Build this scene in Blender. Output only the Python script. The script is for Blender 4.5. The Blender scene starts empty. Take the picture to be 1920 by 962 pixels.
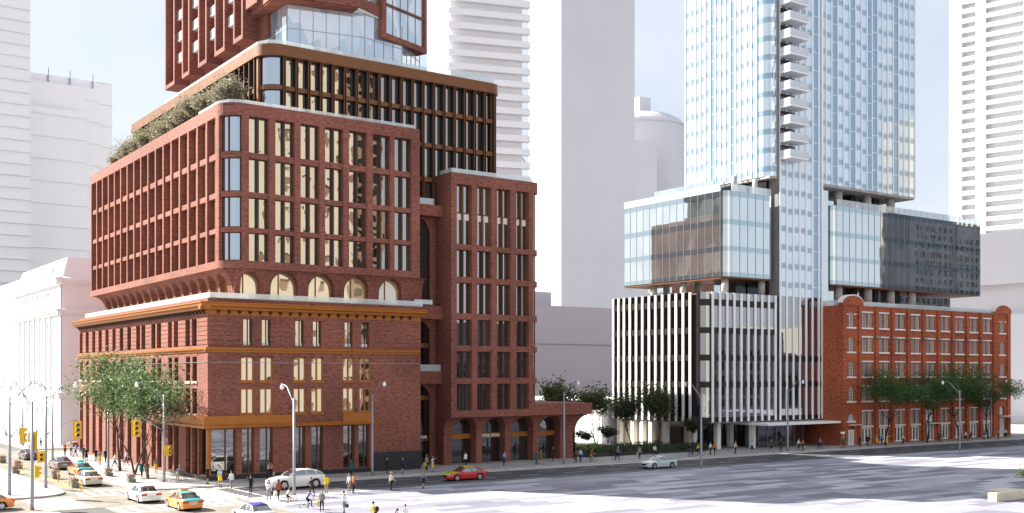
import bpy, bmesh, math, random
from mathutils import Vector, Matrix
RND = random.Random(7)
C = bpy.context.scene.collection
sin, cos, PI = math.sin, math.cos, math.pi
rad = math.radians

# ---------------------------------------------------------------- camera
FOC, HY, HC = 2048.5, 704.3, 11.0
FX, FY, RX, RY = .577, .8168, .8168, -.577
def gp(px, py):
    "world point of the ground seen at a photo pixel (used to read the plan off the photograph)"
    t = HC*FOC/(py-HY); r = (px-960)/FOC
    return (FX+r*RX)*t, (FY+r*RY)*t

# ---------------------------------------------------------------- materials
MATS = {}
def new_mat(name):
    m = bpy.data.materials.new(name); m.use_nodes = True
    nt = m.node_tree
    for n in list(nt.nodes): nt.nodes.remove(n)
    out = nt.nodes.new('ShaderNodeOutputMaterial')
    return m, nt, out
def N(nt, typ, **kw):
    n = nt.nodes.new(typ)
    for k, v in kw.items():
        if k in n.inputs.keys(): n.inputs[k].default_value = v
        else: setattr(n, k, v)
    return n
def c4(c): return (c[0], c[1], c[2], 1)
def princ(nt, out, col, rough=.6, metal=0., spec=.5):
    p = nt.nodes.new('ShaderNodeBsdfPrincipled')
    p.inputs['Base Color'].default_value = c4(col)
    p.inputs['Roughness'].default_value = rough
    p.inputs['Metallic'].default_value = metal
    p.inputs['Specular IOR Level'].default_value = spec
    nt.links.new(p.outputs[0], out.inputs[0])
    return p
def ramp(nt, fac, stops):
    r = nt.nodes.new('ShaderNodeValToRGB')
    e = r.color_ramp.elements
    while len(e) < len(stops): e.new(.5)
    for i, (pos, col) in enumerate(stops):
        e[i].position = pos; e[i].color = c4(col)
    nt.links.new(fac, r.inputs[0])
    return r.outputs[0]
def pos_uv(nt, sx=1, sz=1):
    "vector (x+y, z, 0): runs along any wall of the street grid"
    g = nt.nodes.new('ShaderNodeNewGeometry')
    s = nt.nodes.new('ShaderNodeSeparateXYZ'); nt.links.new(g.outputs['Position'], s.inputs[0])
    a = N(nt, 'ShaderNodeMath', operation='ADD'); nt.links.new(s.outputs[0], a.inputs[0]); nt.links.new(s.outputs[1], a.inputs[1])
    c = nt.nodes.new('ShaderNodeCombineXYZ')
    m1 = N(nt, 'ShaderNodeMath', operation='MULTIPLY'); m1.inputs[1].default_value = sx; nt.links.new(a.outputs[0], m1.inputs[0])
    m2 = N(nt, 'ShaderNodeMath', operation='MULTIPLY'); m2.inputs[1].default_value = sz; nt.links.new(s.outputs[2], m2.inputs[0])
    nt.links.new(m1.outputs[0], c.inputs[0]); nt.links.new(m2.outputs[0], c.inputs[1])
    return c.outputs[0]
def plain(name, col, rough=.6, metal=0., spec=.5, var=.12, scale=1.5):
    "a colour with gentle mottling"
    m, nt, out = new_mat(name)
    p = princ(nt, out, col, rough, metal, spec)
    if var:
        g = nt.nodes.new('ShaderNodeNewGeometry')
        n = N(nt, 'ShaderNodeTexNoise', Scale=scale, Detail=5.0); nt.links.new(g.outputs['Position'], n.inputs['Vector'])
        c = ramp(nt, n.outputs['Fac'], [(.3, [v*(1-var) for v in col]), (.7, [min(1, v*(1+var)) for v in col])])
        nt.links.new(c, p.inputs['Base Color'])
        rr = N(nt, 'ShaderNodeMapRange'); rr.inputs['To Min'].default_value = max(.02, rough-.06); rr.inputs['To Max'].default_value = min(1, rough+.08)
        nt.links.new(n.outputs['Fac'], rr.inputs['Value']); nt.links.new(rr.outputs[0], p.inputs['Roughness'])
    MATS[name] = m
    return m
def brick(name, ca, cb, cdark, mortar, bw=.42, bh=.125, mort=.014, skew=0., patch=.5):
    m, nt, out = new_mat(name)
    p = princ(nt, out, ca, .82, 0, .3)
    uv = pos_uv(nt)
    b = N(nt, 'ShaderNodeTexBrick'); b.offset = .5
    b.inputs['Scale'].default_value = 1; b.inputs['Brick Width'].default_value = bw; b.inputs['Row Height'].default_value = bh
    b.inputs['Mortar Size'].default_value = mort; b.inputs['Bias'].default_value = -.1
    b.inputs['Color1'].default_value = c4(ca); b.inputs['Color2'].default_value = c4(cb); b.inputs['Mortar'].default_value = c4(mortar)
    nt.links.new(uv, b.inputs['Vector'])
    # streaks of darker bricks
    mp = N(nt, 'ShaderNodeMapping'); mp.inputs['Scale'].default_value = (1.9, 6.0, 1); mp.inputs['Rotation'].default_value = (0, 0, skew)
    nt.links.new(uv, mp.inputs['Vector'])
    n = N(nt, 'ShaderNodeTexNoise', Scale=1.0, Detail=4.0); nt.links.new(mp.outputs[0], n.inputs['Vector'])
    f = ramp(nt, n.outputs['Fac'], [(.50, (0, 0, 0)), (.64, (1, 1, 1))])
    mx = N(nt, 'ShaderNodeMixRGB'); mx.blend_type = 'MIX'; mx.inputs['Color2'].default_value = c4(cdark)
    ms = N(nt, 'ShaderNodeMath', operation='MULTIPLY'); ms.inputs[1].default_value = patch
    nt.links.new(f, ms.inputs[0]); nt.links.new(ms.outputs[0], mx.inputs['Fac']); nt.links.new(b.outputs['Color'], mx.inputs['Color1'])
    n2 = N(nt, 'ShaderNodeTexNoise', Scale=.12, Detail=3.0); nt.links.new(uv, n2.inputs['Vector'])
    f2 = ramp(nt, n2.outputs['Fac'], [(.3, (.72, .72, .74)), (.7, (1.16, 1.14, 1.1))])
    mm = N(nt, 'ShaderNodeMixRGB'); mm.blend_type = 'MULTIPLY'; mm.inputs['Fac'].default_value = 1
    nt.links.new(mx.outputs[0], mm.inputs['Color1']); nt.links.new(f2, mm.inputs['Color2'])
    nt.links.new(mm.outputs[0], p.inputs['Base Color'])
    bp = N(nt, 'ShaderNodeBump', Strength=.5, Distance=.02); nt.links.new(b.outputs['Fac'], bp.inputs['Height']); bp.invert = True
    nt.links.new(bp.outputs[0], p.inputs['Normal'])
    MATS[name] = m
    return m
def glass(name, inner, refl=.35, tint=(1, 1, 1), wave=.35, wscale=.55, inner2=None, rough=.015, pane=False, band=None, fres=.3):
    "coated architectural glass: a dim room behind, a mirror-like coat in front; slight unevenness of the sheets"
    m, nt, out = new_mat(name)
    d = nt.nodes.new('ShaderNodeBsdfPrincipled'); d.inputs['Roughness'].default_value = .7; d.inputs['Specular IOR Level'].default_value = 0
    d.inputs['Base Color'].default_value = c4(inner)
    if inner2:
        oi = nt.nodes.new('ShaderNodeObjectInfo')
        if pane:
            g0 = nt.nodes.new('ShaderNodeNewGeometry')
            mp = N(nt, 'ShaderNodeMapping'); mp.inputs['Scale'].default_value = (.55, .55, .3); nt.links.new(g0.outputs['Position'], mp.inputs['Vector'])
            v = N(nt, 'ShaderNodeTexVoronoi', Scale=1.0); nt.links.new(mp.outputs[0], v.inputs['Vector'])
            sp = nt.nodes.new('ShaderNodeSeparateXYZ'); nt.links.new(v.outputs['Color'], sp.inputs[0]); src = sp.outputs[0]
        else: src = oi.outputs['Random']
        c = ramp(nt, src, [(.35, inner), (.95, inner2)])
        nt.links.new(c, d.inputs['Base Color'])
    g = nt.nodes.new('ShaderNodeBsdfGlossy'); g.inputs['Roughness'].default_value = rough; g.inputs['Color'].default_value = c4(tint)
    geo = nt.nodes.new('ShaderNodeNewGeometry')
    n = N(nt, 'ShaderNodeTexNoise', Scale=wscale, Detail=1.5); nt.links.new(geo.outputs['Position'], n.inputs['Vector'])
    bp = N(nt, 'ShaderNodeBump', Strength=wave, Distance=.05); nt.links.new(n.outputs['Fac'], bp.inputs['Height'])
    nt.links.new(bp.outputs[0], g.inputs['Normal'])
    fr = N(nt, 'ShaderNodeLayerWeight'); fr.inputs['Blend'].default_value = fres
    mr = N(nt, 'ShaderNodeMapRange'); mr.inputs['To Min'].default_value = refl; mr.inputs['To Max'].default_value = 1.0
    nt.links.new(fr.outputs['Fresnel'], mr.inputs['Value'])
    if band:
        # opaque panels at every floor level: (z0, pitch, share of the pitch, colour, reflectance)
        z0, pitch, share, bcol, brefl = band
        oi = nt.nodes.new('ShaderNodeObjectInfo'); gg = nt.nodes.new('ShaderNodeNewGeometry'); sp = nt.nodes.new('ShaderNodeSeparateXYZ'); nt.links.new(gg.outputs['Position'], sp.inputs[0])
        m1 = N(nt, 'ShaderNodeMath', operation='MULTIPLY_ADD'); m1.inputs[1].default_value = 1/pitch; m1.inputs[2].default_value = -z0/pitch+20; nt.links.new(sp.outputs[2], m1.inputs[0])
        m2 = N(nt, 'ShaderNodeMath', operation='MULTIPLY_ADD'); m2.inputs[1].default_value = -.28; nt.links.new(oi.outputs['Random'], m2.inputs[0]); nt.links.new(m1.outputs[0], m2.inputs[2])
        m3 = N(nt, 'ShaderNodeMath', operation='FRACT'); nt.links.new(m2.outputs[0], m3.inputs[0])
        m4 = N(nt, 'ShaderNodeMath', operation='LESS_THAN'); m4.inputs[1].default_value = share; nt.links.new(m3.outputs[0], m4.inputs[0])
        cm = N(nt, 'ShaderNodeMixRGB'); cm.inputs['Color2'].default_value = c4(bcol); cm.inputs['Color1'].default_value = c4(inner); nt.links.new(m4.outputs[0], cm.inputs['Fac'])
        if d.inputs['Base Color'].links: nt.links.new(d.inputs['Base Color'].links[0].from_socket, cm.inputs['Color1'])
        nt.links.new(cm.outputs[0], d.inputs['Base Color'])
        m5 = N(nt, 'ShaderNodeMath', operation='MULTIPLY_ADD'); m5.inputs[1].default_value = brefl-refl; m5.inputs[2].default_value = refl; nt.links.new(m4.outputs[0], m5.inputs[0]); nt.links.new(m5.outputs[0], mr.inputs['To Min'])
    mx = nt.nodes.new('ShaderNodeMixShader')
    nt.links.new(mr.outputs[0], mx.inputs[0]); nt.links.new(d.outputs[0], mx.inputs[1]); nt.links.new(g.outputs[0], mx.inputs[2])
    nt.links.new(mx.outputs[0], out.inputs[0])
    MATS[name] = m
    return m
def clear_glass(name, tint=(.85, .93, .95), milk=.25, refl=.25):
    m, nt, out = new_mat(name)
    t = nt.nodes.new('ShaderNodeBsdfTransparent'); t.inputs[0].default_value = c4(tint)
    d = nt.nodes.new('ShaderNodeBsdfDiffuse'); d.inputs[0].default_value = (.8, .85, .87, 1)
    g = nt.nodes.new('ShaderNodeBsdfGlossy'); g.inputs['Roughness'].default_value = .02
    a = nt.nodes.new('ShaderNodeMixShader'); a.inputs[0].default_value = milk
    b = nt.nodes.new('ShaderNodeMixShader'); b.inputs[0].default_value = refl
    nt.links.new(t.outputs[0], a.inputs[1]); nt.links.new(d.outputs[0], a.inputs[2])
    nt.links.new(a.outputs[0], b.inputs[1]); nt.links.new(g.outputs[0], b.inputs[2]); nt.links.new(b.outputs[0], out.inputs[0])
    MATS[name] = m
    return m

plain('bronze', (.17, .062, .018), .45, .15, .5, .1, .8)
plain('bronze_dark', (.06, .03, .015), .45, .3, .5, .1, .8)
plain('black_frame', (.018, .014, .012), .4, .3)
plain('ochre_metal', (.36, .122, .015), .48, .1, .4, .08, .8)
plain('white_metal', (.86, .85, .86), .45, 0, .5, .03)
plain('white_clay', (.79, .79, .82), .85, 0, .2, .02, .1)
plain('pale_clay', (.56, .565, .62), .85, 0, .2, .03, .05)
plain('grey_clay', (.36, .36, .42), .9, 0, .2, .03, .05)
plain('white_trim', (.80, .78, .74), .6, 0, .3, .05)
plain('cream_stone', (.62, .57, .48), .8, 0, .3, .1, .6)
plain('granite', (.022, .022, .026), .55, 0, .4, .5, 9)
plain('roofing', (.30, .29, .28), .9)
plain('concrete', (.42, .40, .38), .85, 0, .3, .15, .5)
plain('concrete_dark', (.24, .23, .22), .85, 0, .3, .15, .5)
plain('soil', (.07, .045, .03), .95)
plain('steel', (.30, .30, .33), .45, .4, .5, .06)
plain('rubber', (.02, .02, .02), .8)
plain('asphalt_sunlit', (.20, .18, .155), .88, 0, .3, .26, .4)  # lighter, warmer copy of the asphalt: sunlight put into its colour
plain('asphalt', (.066, .067, .078), .88, 0, .3, .28, .35)
plain('paint_white', (.72, .72, .70), .7, 0, .3, .15, 2)
plain('paint_yellow', (.62, .45, .10), .7, 0, .3, .15, 2)
plain('signal_yellow', (.70, .42, .02), .45, 0, .5, .05)
plain('lens_dark', (.03, .03, .03), .25)
plain('lens_rim', (.25, .24, .2), .35)
plain('planter_grey', (.22, .20, .18), .8)
plain('bark', (.10, .072, .055), .9, 0, .2, .35, 5)
plain('bark_dark', (.035, .03, .028), .9, 0, .2, .35, 5)
plain('petal', (.62, .30, .30), .7, 0, .3, .3, 12)
brick('brick_plum', (.320, .104, .072), (.235, .070, .052), (.095, .038, .032), (.25, .14, .105), patch=.75)
brick('brick_orange', (.56, .138, .050), (.43, .085, .034), (.13, .042, .030), (.27, .12, .08), .5, .16, .013, .35, .9)
glass('glass_bronze', (.012, .010, .009), .36, (1, .96, .91), .30, .45, (.07, .06, .05))
glass('glass_corner', (.05, .07, .10), .55, (.84, .92, 1), .06, .2)
glass('glass_dark', (.006, .006, .007), .07, (1, 1, 1), .25, .5, fres=.12)
glass('glass_shop', (.015, .015, .016), .15, (.95, .97, 1), .3, .4, (.05, .05, .05))
glass('glass_black', (.004, .004, .004), .03, (.8, .75, .7), .2, .6, fres=.06)
glass('glass_rib', (.012, .014, .017), .36, (.93, .97, 1), .10, .3, (.03, .035, .04), fres=.12)
glass('glass_band', (.12, .145, .155), .62, (.90, .97, 1), .14, .25, (.22, .26, .28), pane=True)
glass('glass_spandrel', (.045, .085, .11), .48, (.78, .92, .98), .1, .3)
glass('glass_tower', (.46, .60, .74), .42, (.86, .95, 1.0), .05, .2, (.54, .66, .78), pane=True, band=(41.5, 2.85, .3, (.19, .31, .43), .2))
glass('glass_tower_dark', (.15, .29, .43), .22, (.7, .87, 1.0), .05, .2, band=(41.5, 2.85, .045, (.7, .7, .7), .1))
glass('glass_home', (.22, .32, .42), .42, (.85, .93, 1), .10, .3, (.62, .62, .62), pane=True)
glass('glass_arch', (.42, .30, .14), .35, (1, .96, .9), .2, .3, (.60, .48, .30))
glass('glass_sash', (.02, .02, .025), .16, (.9, .95, 1), .3, .6, (.16, .15, .14))
glass('car_glass', (.02, .025, .03), .30, (.9, .95, 1), .02, .5)
clear_glass('balustrade', (.88, .94, .96), .42, .10)
clear_glass('balcony_glass', (.82, .88, .95), .55, .15)
plain('fabric_blind', (.50, .44, .34), .9)

def paving(name, sx, sy, cols, mort=0., off=.5, rot=0, rough=.75, mcol=(.2, .2, .2)):
    m, nt, out = new_mat(name)
    p = princ(nt, out, cols[0], rough, 0, .3)
    g = nt.nodes.new('ShaderNodeNewGeometry')
    mp = N(nt, 'ShaderNodeMapping'); mp.inputs['Rotation'].default_value = (0, 0, rot); nt.links.new(g.outputs['Position'], mp.inputs['Vector'])
    # cell id from floor(x/sx + row offset), floor(y/sy)
    s = nt.nodes.new('ShaderNodeSeparateXYZ'); nt.links.new(mp.outputs[0], s.inputs[0])
    def mth(op, a, b=None):
        n = N(nt, 'ShaderNodeMath', operation=op)
        for i, v in enumerate((a, b)):
            if v is None: continue
            if isinstance(v, (int, float)): n.inputs[i].default_value = v
            else: nt.links.new(v, n.inputs[i])
        return n.outputs[0]
    row = mth('FLOOR', mth('DIVIDE', s.outputs[1], sy))
    w0 = N(nt, 'ShaderNodeTexWhiteNoise'); w0.noise_dimensions = '1D'; nt.links.new(row, w0.inputs['W'])
    col = mth('FLOOR', mth('ADD', mth('DIVIDE', s.outputs[0], sx), mth('MULTIPLY', w0.outputs['Value'], 7.3)))
    cb = nt.nodes.new('ShaderNodeCombineXYZ'); nt.links.new(col, cb.inputs[0]); nt.links.new(row, cb.inputs[1])
    w = N(nt, 'ShaderNodeTexWhiteNoise'); w.noise_dimensions = '2D'; nt.links.new(cb.outputs[0], w.inputs['Vector'])
    big = N(nt, 'ShaderNodeTexNoise', Scale=.05, Detail=3.0); nt.links.new(g.outputs['Position'], big.inputs['Vector'])
    f = mth('ADD', mth('MULTIPLY', w.outputs['Value'], .85), mth('MULTIPLY', big.outputs['Fac'], .15))
    k = len(cols); c = ramp(nt, f, [(i/(k-1), cols[i]) for i in range(k)])
    fine = N(nt, 'ShaderNodeTexNoise', Scale=2.5, Detail=6.0); nt.links.new(g.outputs['Position'], fine.inputs['Vector'])
    fc = ramp(nt, fine.outputs['Fac'], [(.3, (.86, .86, .86)), (.7, (1.1, 1.1, 1.1))])
    mm = N(nt, 'ShaderNodeMixRGB'); mm.blend_type = 'MULTIPLY'; mm.inputs['Fac'].default_value = 1
    nt.links.new(c, mm.inputs['Color1']); nt.links.new(fc, mm.inputs['Color2']); nt.links.new(mm.outputs[0], p.inputs['Base Color'])
    MATS[name] = m
paving('paving_plaza', 5.6, 1.45, [(.13, .13, .18), (.24, .24, .295), (.35, .35, .41), (.52, .52, .57)])
paving('paving_walk', 1.6, 1.6, [(.26, .26, .27), (.31, .305, .31), (.37, .36, .36)])
def leafmat(name, a, b, trans=.3):
    m, nt, out = new_mat(name)
    d = nt.nodes.new('ShaderNodeBsdfPrincipled'); d.inputs['Roughness'].default_value = .55; d.inputs['Specular IOR Level'].default_value = .35
    t = nt.nodes.new('ShaderNodeBsdfTranslucent')
    g = nt.nodes.new('ShaderNodeNewGeometry')
    n = N(nt, 'ShaderNodeTexNoise', Scale=1.1, Detail=3.0); nt.links.new(g.outputs['Position'], n.inputs['Vector'])
    ad = N(nt, 'ShaderNodeMath', operation='MULTIPLY_ADD'); ad.inputs[1].default_value = .5; 
    nt.links.new(g.outputs['Random Per Island'], ad.inputs[0]); nt.links.new(n.outputs['Fac'], ad.inputs[2])
    c = ramp(nt, ad.outputs[0], [(.45, a), (.95, b)])
    nt.links.new(c, d.inputs['Base Color']); nt.links.new(c, t.inputs[0])
    mx = nt.nodes.new('ShaderNodeMixShader'); mx.inputs[0].default_value = trans
    nt.links.new(d.outputs[0], mx.inputs[1]); nt.links.new(t.outputs[0], mx.inputs[2]); nt.links.new(mx.outputs[0], out.inputs[0])
    MATS[name] = m
leafmat('leaf_street', (.060, .100, .042), (.150, .215, .085), .4)
leafmat('leaf_dark', (.032, .080, .022), (.085, .175, .05), .35)
leafmat('leaf_park', (.055, .085, .030), (.150, .190, .070), .4)
leafmat('leaf_deep', (.022, .042, .020), (.075, .105, .05), .25)
leafmat('leaf_olive', (.19, .18, .125), (.36, .33, .235), .35)
leafmat('leaf_bright', (.18, .26, .08), (.36, .46, .18))

# ---------------------------------------------------------------- mesh building
ORG = {}
class Fr:
    "wall frame: u runs right along the wall, y goes inward, z up"
    def __init__(s, ox=0, oy=0, ang=0., oz=0.):
        s.o = Vector((ox, oy, oz)); s.a = rad(ang); s.c, s.s = cos(s.a), sin(s.a)
    def P(s, u, y, z):
        return Vector((s.o.x+u*s.c-y*s.s, s.o.y+u*s.s+y*s.c, s.o.z+z))
W0 = Fr()
class MB:
    def __init__(s, fr=None): s.v, s.f, s.m, s.fr = [], [], [], fr or W0
    def add(s, vs, fs, m=0):
        k = len(s.v)
        P = s.fr.P
        for q in vs: s.v.append(P(*q))
        for f in fs: s.f.append([k+i for i in f]); s.m.append(m)
    def box(s, x0, x1, y0, y1, z0, z1, m=0):
        s.add([(x0,y0,z0),(x1,y0,z0),(x1,y1,z0),(x0,y1,z0),(x0,y0,z1),(x1,y0,z1),(x1,y1,z1),(x0,y1,z1)],
              [(0,3,2,1),(4,5,6,7),(0,1,5,4),(1,2,6,5),(2,3,7,6),(3,0,4,7)], m)
    def quad(s, a, b, c, d, m=0): s.add([a,b,c,d], [(0,1,2,3)], m)
    def prism(s, pts, z0, z1, m=0):
        n = len(pts)
        s.add([(x,y,z0) for x,y in pts]+[(x,y,z1) for x,y in pts],
              [tuple(range(n-1,-1,-1)), tuple(range(n,2*n))]+[(i,(i+1)%n,n+(i+1)%n,n+i) for i in range(n)], m)
    def prof(s, pts, x0, x1, m=0):
        "a (y,z) profile run along x"
        n = len(pts)
        s.add([(x0,y,z) for y,z in pts]+[(x1,y,z) for y,z in pts],
              [tuple(range(n)), tuple(range(2*n-1,n-1,-1))]+[(i,n+i,n+(i+1)%n,(i+1)%n) for i in range(n)], m)
    def tube(s, pts, rs, n=6, m=0, cap=True):
        pts = [Vector(p) for p in pts]
        if isinstance(rs, (int, float)): rs = [rs]*len(pts)
        k = len(s.v); prev = None
        for i, p in enumerate(pts):
            d = (pts[min(i+1, len(pts)-1)]-pts[max(i-1, 0)])
            d = d.normalized() if d.length > 1e-9 else Vector((0,0,1))
            if prev is None: a = d.orthogonal().normalized()
            else:
                a = prev-d*prev.dot(d); a = a.normalized() if a.length > 1e-6 else d.orthogonal().normalized()
            prev = a; b = d.cross(a)
            for j in range(n):
                t = 2*PI*j/n; q = p+(a*cos(t)+b*sin(t))*rs[i]; s.v.append(s.fr.P(*q))
        for i in range(len(pts)-1):
            for j in range(n):
                s.f.append([k+i*n+j, k+i*n+(j+1)%n, k+(i+1)*n+(j+1)%n, k+(i+1)*n+j]); s.m.append(m)
        if cap:
            s.f.append([k+j for j in range(n-1,-1,-1)]); s.m.append(m)
            e = k+(len(pts)-1)*n; s.f.append([e+j for j in range(n)]); s.m.append(m)
    def arcband(s, cx, cy, ro, ri, a0, a1, z0, z1, n=8, m=0):
        pts = [(cx+ro*cos(rad(a0+(a1-a0)*i/n)), cy+ro*sin(rad(a0+(a1-a0)*i/n))) for i in range(n+1)]
        pti = [(cx+ri*cos(rad(a0+(a1-a0)*i/n)), cy+ri*sin(rad(a0+(a1-a0)*i/n))) for i in range(n+1)]
        for i in range(n): s.prism([pts[i], pts[i+1], pti[i+1], pti[i]], z0, z1, m)
    def sphere(s, c, r, nu=10, nv=6, m=0, sq=(1,1,1)):
        vs, fs = [], []
        for j in range(nv+1):
            ph = -PI/2+PI*j/nv
            for i in range(nu):
                th = 2*PI*i/nu; vs.append((c[0]+r*sq[0]*cos(ph)*cos(th), c[1]+r*sq[1]*cos(ph)*sin(th), c[2]+r*sq[2]*sin(ph)))
        for j in range(nv):
            for i in range(nu): fs.append((j*nu+i, j*nu+(i+1)%nu, (j+1)*nu+(i+1)%nu, (j+1)*nu+i))
        s.add(vs, fs, m)
    def mesh(s, name, mats, org=None, smooth=False):
        me = bpy.data.meshes.new(name)
        o = org or Vector((0,0,0))
        me.from_pydata([tuple(v-o) for v in s.v], [], s.f)
        mats = mats if isinstance(mats, (list, tuple)) else [mats]
        for q in mats: me.materials.append(MATS[q] if isinstance(q, str) else q)
        if len(mats) > 1: me.polygons.foreach_set('material_index', s.m)
        if smooth: me.polygons.foreach_set('use_smooth', [True]*len(me.polygons))
        me.update()
        return me
    def build(s, name, mats, parent=None, smooth=False, label=None):
        org = ORG.get(parent.name, Vector((0,0,0))) if parent else Vector((0,0,0))
        me = s.mesh(name, mats, org, smooth)
        o = bpy.data.objects.new(name, me); C.objects.link(o)
        if parent: o.parent = parent
        ORG[o.name] = org
        if label: o['label'] = label
        return o
def tag(o, label, cat, group=None, kind=None):
    if label: o['label'] = label
    if cat: o['category'] = cat
    if group: o['group'] = group
    if kind: o['kind'] = kind
    return o
def thing(name, label, cat, loc=(0,0,0), rz=0., group=None):
    o = bpy.data.objects.new(name, None); C.objects.link(o)
    o.location = loc; o.rotation_euler = (0,0,rz); o.empty_display_size = .5
    ORG[o.name] = Vector(loc) if rz == 0 else Vector((0,0,0))
    return tag(o, label, cat, group)
def inst(me, name, parent, loc=(0,0,0), rz=0.):
    o = bpy.data.objects.new(name, me); C.objects.link(o)
    o.parent = parent; o.location = loc; o.rotation_euler = (0,0,rz)
    ORG[o.name] = Vector((0,0,0))
    return o
def finst(me, name, parent, fr, u, y, z):
    "a shared mesh set at a spot of a wall frame"
    return inst(me, name, parent, fr.P(u,y,z)-ORG[parent.name], fr.a)
def copy_tree(o, parent=None):
    c = o.copy(); C.objects.link(c)
    if parent: c.parent = parent
    ORG[c.name] = ORG.get(o.name, Vector((0,0,0)))
    for ch in list(o.children): copy_tree(ch, c)
    return c
def struct(name, mb, mats):
    o = mb.build(name, mats); o['kind'] = 'structure'; return o

def wall(mb, u0, u1, z0, z1, holes, depth, m=0, y=0., ms=None):
    "front sheet with rectangular holes and their reveals; holes: (u0,u1,z0,z1)"
    ms = m if ms is None else ms
    us = sorted({u0, u1, *[min(max(h[0],u0),u1) for h in holes], *[min(max(h[1],u0),u1) for h in holes]})
    for a, b in zip(us, us[1:]):
        if b-a < 1e-6: continue
        mid = (a+b)/2
        hs = sorted([(max(h[2],z0), min(h[3],z1)) for h in holes if h[0] < mid < h[1]])
        z = z0
        for h0, h1 in hs+[(z1, z1)]:
            if h0-z > 1e-6: mb.quad((a,y,z), (b,y,z), (b,y,h0), (a,y,h0), m)
            z = max(z, h1)
    for (a, b, c, d) in holes:
        y1 = y+depth
        mb.quad((a,y,c),(a,y1,c),(a,y1,d),(a,y,d), ms); mb.quad((b,y,c),(b,y,d),(b,y1,d),(b,y1,c), ms)
        mb.quad((a,y,c),(b,y,c),(b,y1,c),(a,y1,c), ms); mb.quad((a,y,d),(a,y1,d),(b,y1,d),(b,y,d), ms)
def arch_fill(mb, u0, u1, zs, zt, y0, y1, rise=None, n=12, m=0):
    "fills between an arch (springing at zs) and a level zt, with its soffit"
    w = (u1-u0)/2; r = w if rise is None else rise; c = (u0+u1)/2
    p = [(c-w*cos(PI*i/n), zs+r*sin(PI*i/n)) for i in range(n+1)]
    for (a, za), (b, zb) in zip(p, p[1:]):
        mb.quad((a,y0,za),(b,y0,zb),(b,y0,zt),(a,y0,zt), m)
        mb.quad((a,y0,za),(a,y1,za),(b,y1,zb),(b,y0,zb), m)
WC = {}
def win_meshes(kind, w, h):
    key = (kind, round(w,2), round(h,2))
    if key in WC: return WC[key]
    k = WK[kind]; ft, fd = k['ft'], k['fd']
    fb, pb = MB(), MB()
    arch = k.get('arch')
    if arch:
        r = w/2 if arch == 'round' else h*.09; zs = h-r; n = 12
        po = [(w/2-w/2*cos(PI*i/n), zs+r*sin(PI*i/n)) for i in range(n+1)]
        wi, ri = w/2-ft, max(r-ft, .02)
        pi_ = [(w/2-wi*cos(PI*i/n), zs+ri*sin(PI*i/n)) for i in range(n+1)]
        for i in range(n):
            a, b, c, d = po[i], po[i+1], pi_[i+1], pi_[i]
            fb.add([(a[0],0,a[1]),(b[0],0,b[1]),(c[0],0,c[1]),(d[0],0,d[1]),(c[0],fd,c[1]),(d[0],fd,d[1])], [(3,2,1,0),(2,3,5,4)])
        fb.box(0, ft, 0, fd, 0, zs); fb.box(w-ft, w, 0, fd, 0, zs); fb.box(ft, w-ft, 0, fd, 0, ft)
        pb.add([(q[0],fd*.7,q[1]) for q in pi_]+[(w-ft,fd*.7,ft),(ft,fd*.7,ft)], [tuple(range(n, -1, -1))+(n+2, n+1)])
    else:
        zs = h
        fb.box(0, ft, 0, fd, 0, h); fb.box(w-ft, w, 0, fd, 0, h); fb.box(ft, w-ft, 0, fd, 0, ft); fb.box(ft, w-ft, 0, fd, h-ft, h)
        if k.get('pane_box'): pb.box(ft, w-ft, fd*.7, fd*.7+.03, ft, h-ft)
        else: pb.quad((ft,fd*.7,ft),(w-ft,fd*.7,ft),(w-ft,fd*.7,h-ft),(ft,fd*.7,h-ft))
    mw = k.get('mw', .08)
    for f in k.get('mull', ()):
        x = w*f; t = mw/2; fb.box(x-t, x+t, -.002-k.get('mproud', 0), fd*.95, ft, (h-ft if not arch else zs+ (r if arch=='round' else r)*sin(math.acos(max(-1,min(1,1-2*f))))-.02))
    for f in k.get('trans', ()):
        z = h*f; fb.box(ft, w-ft, .004, fd*.9, z-mw/2, z+mw/2)
    if k.get('blind') :
        pb.box(ft+.01, w-ft-.01, fd*.7-.012, fd*.7-.006, ft, h*k['blind'], 1)
    fm = fb.mesh('window', k['fm']); pm = pb.mesh('pane', [k['pm'], k.get('bm', 'fabric_blind')])
    WC[key] = (fm, pm)
    return WC[key]
def window(kind, parent, fr, u, z, w, h, y, name='window'):
    fm, pm = win_meshes(kind, w, h)
    o = finst(fm, name, parent, fr, u, y, z)
    inst(pm, 'pane', o)
    return o
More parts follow.
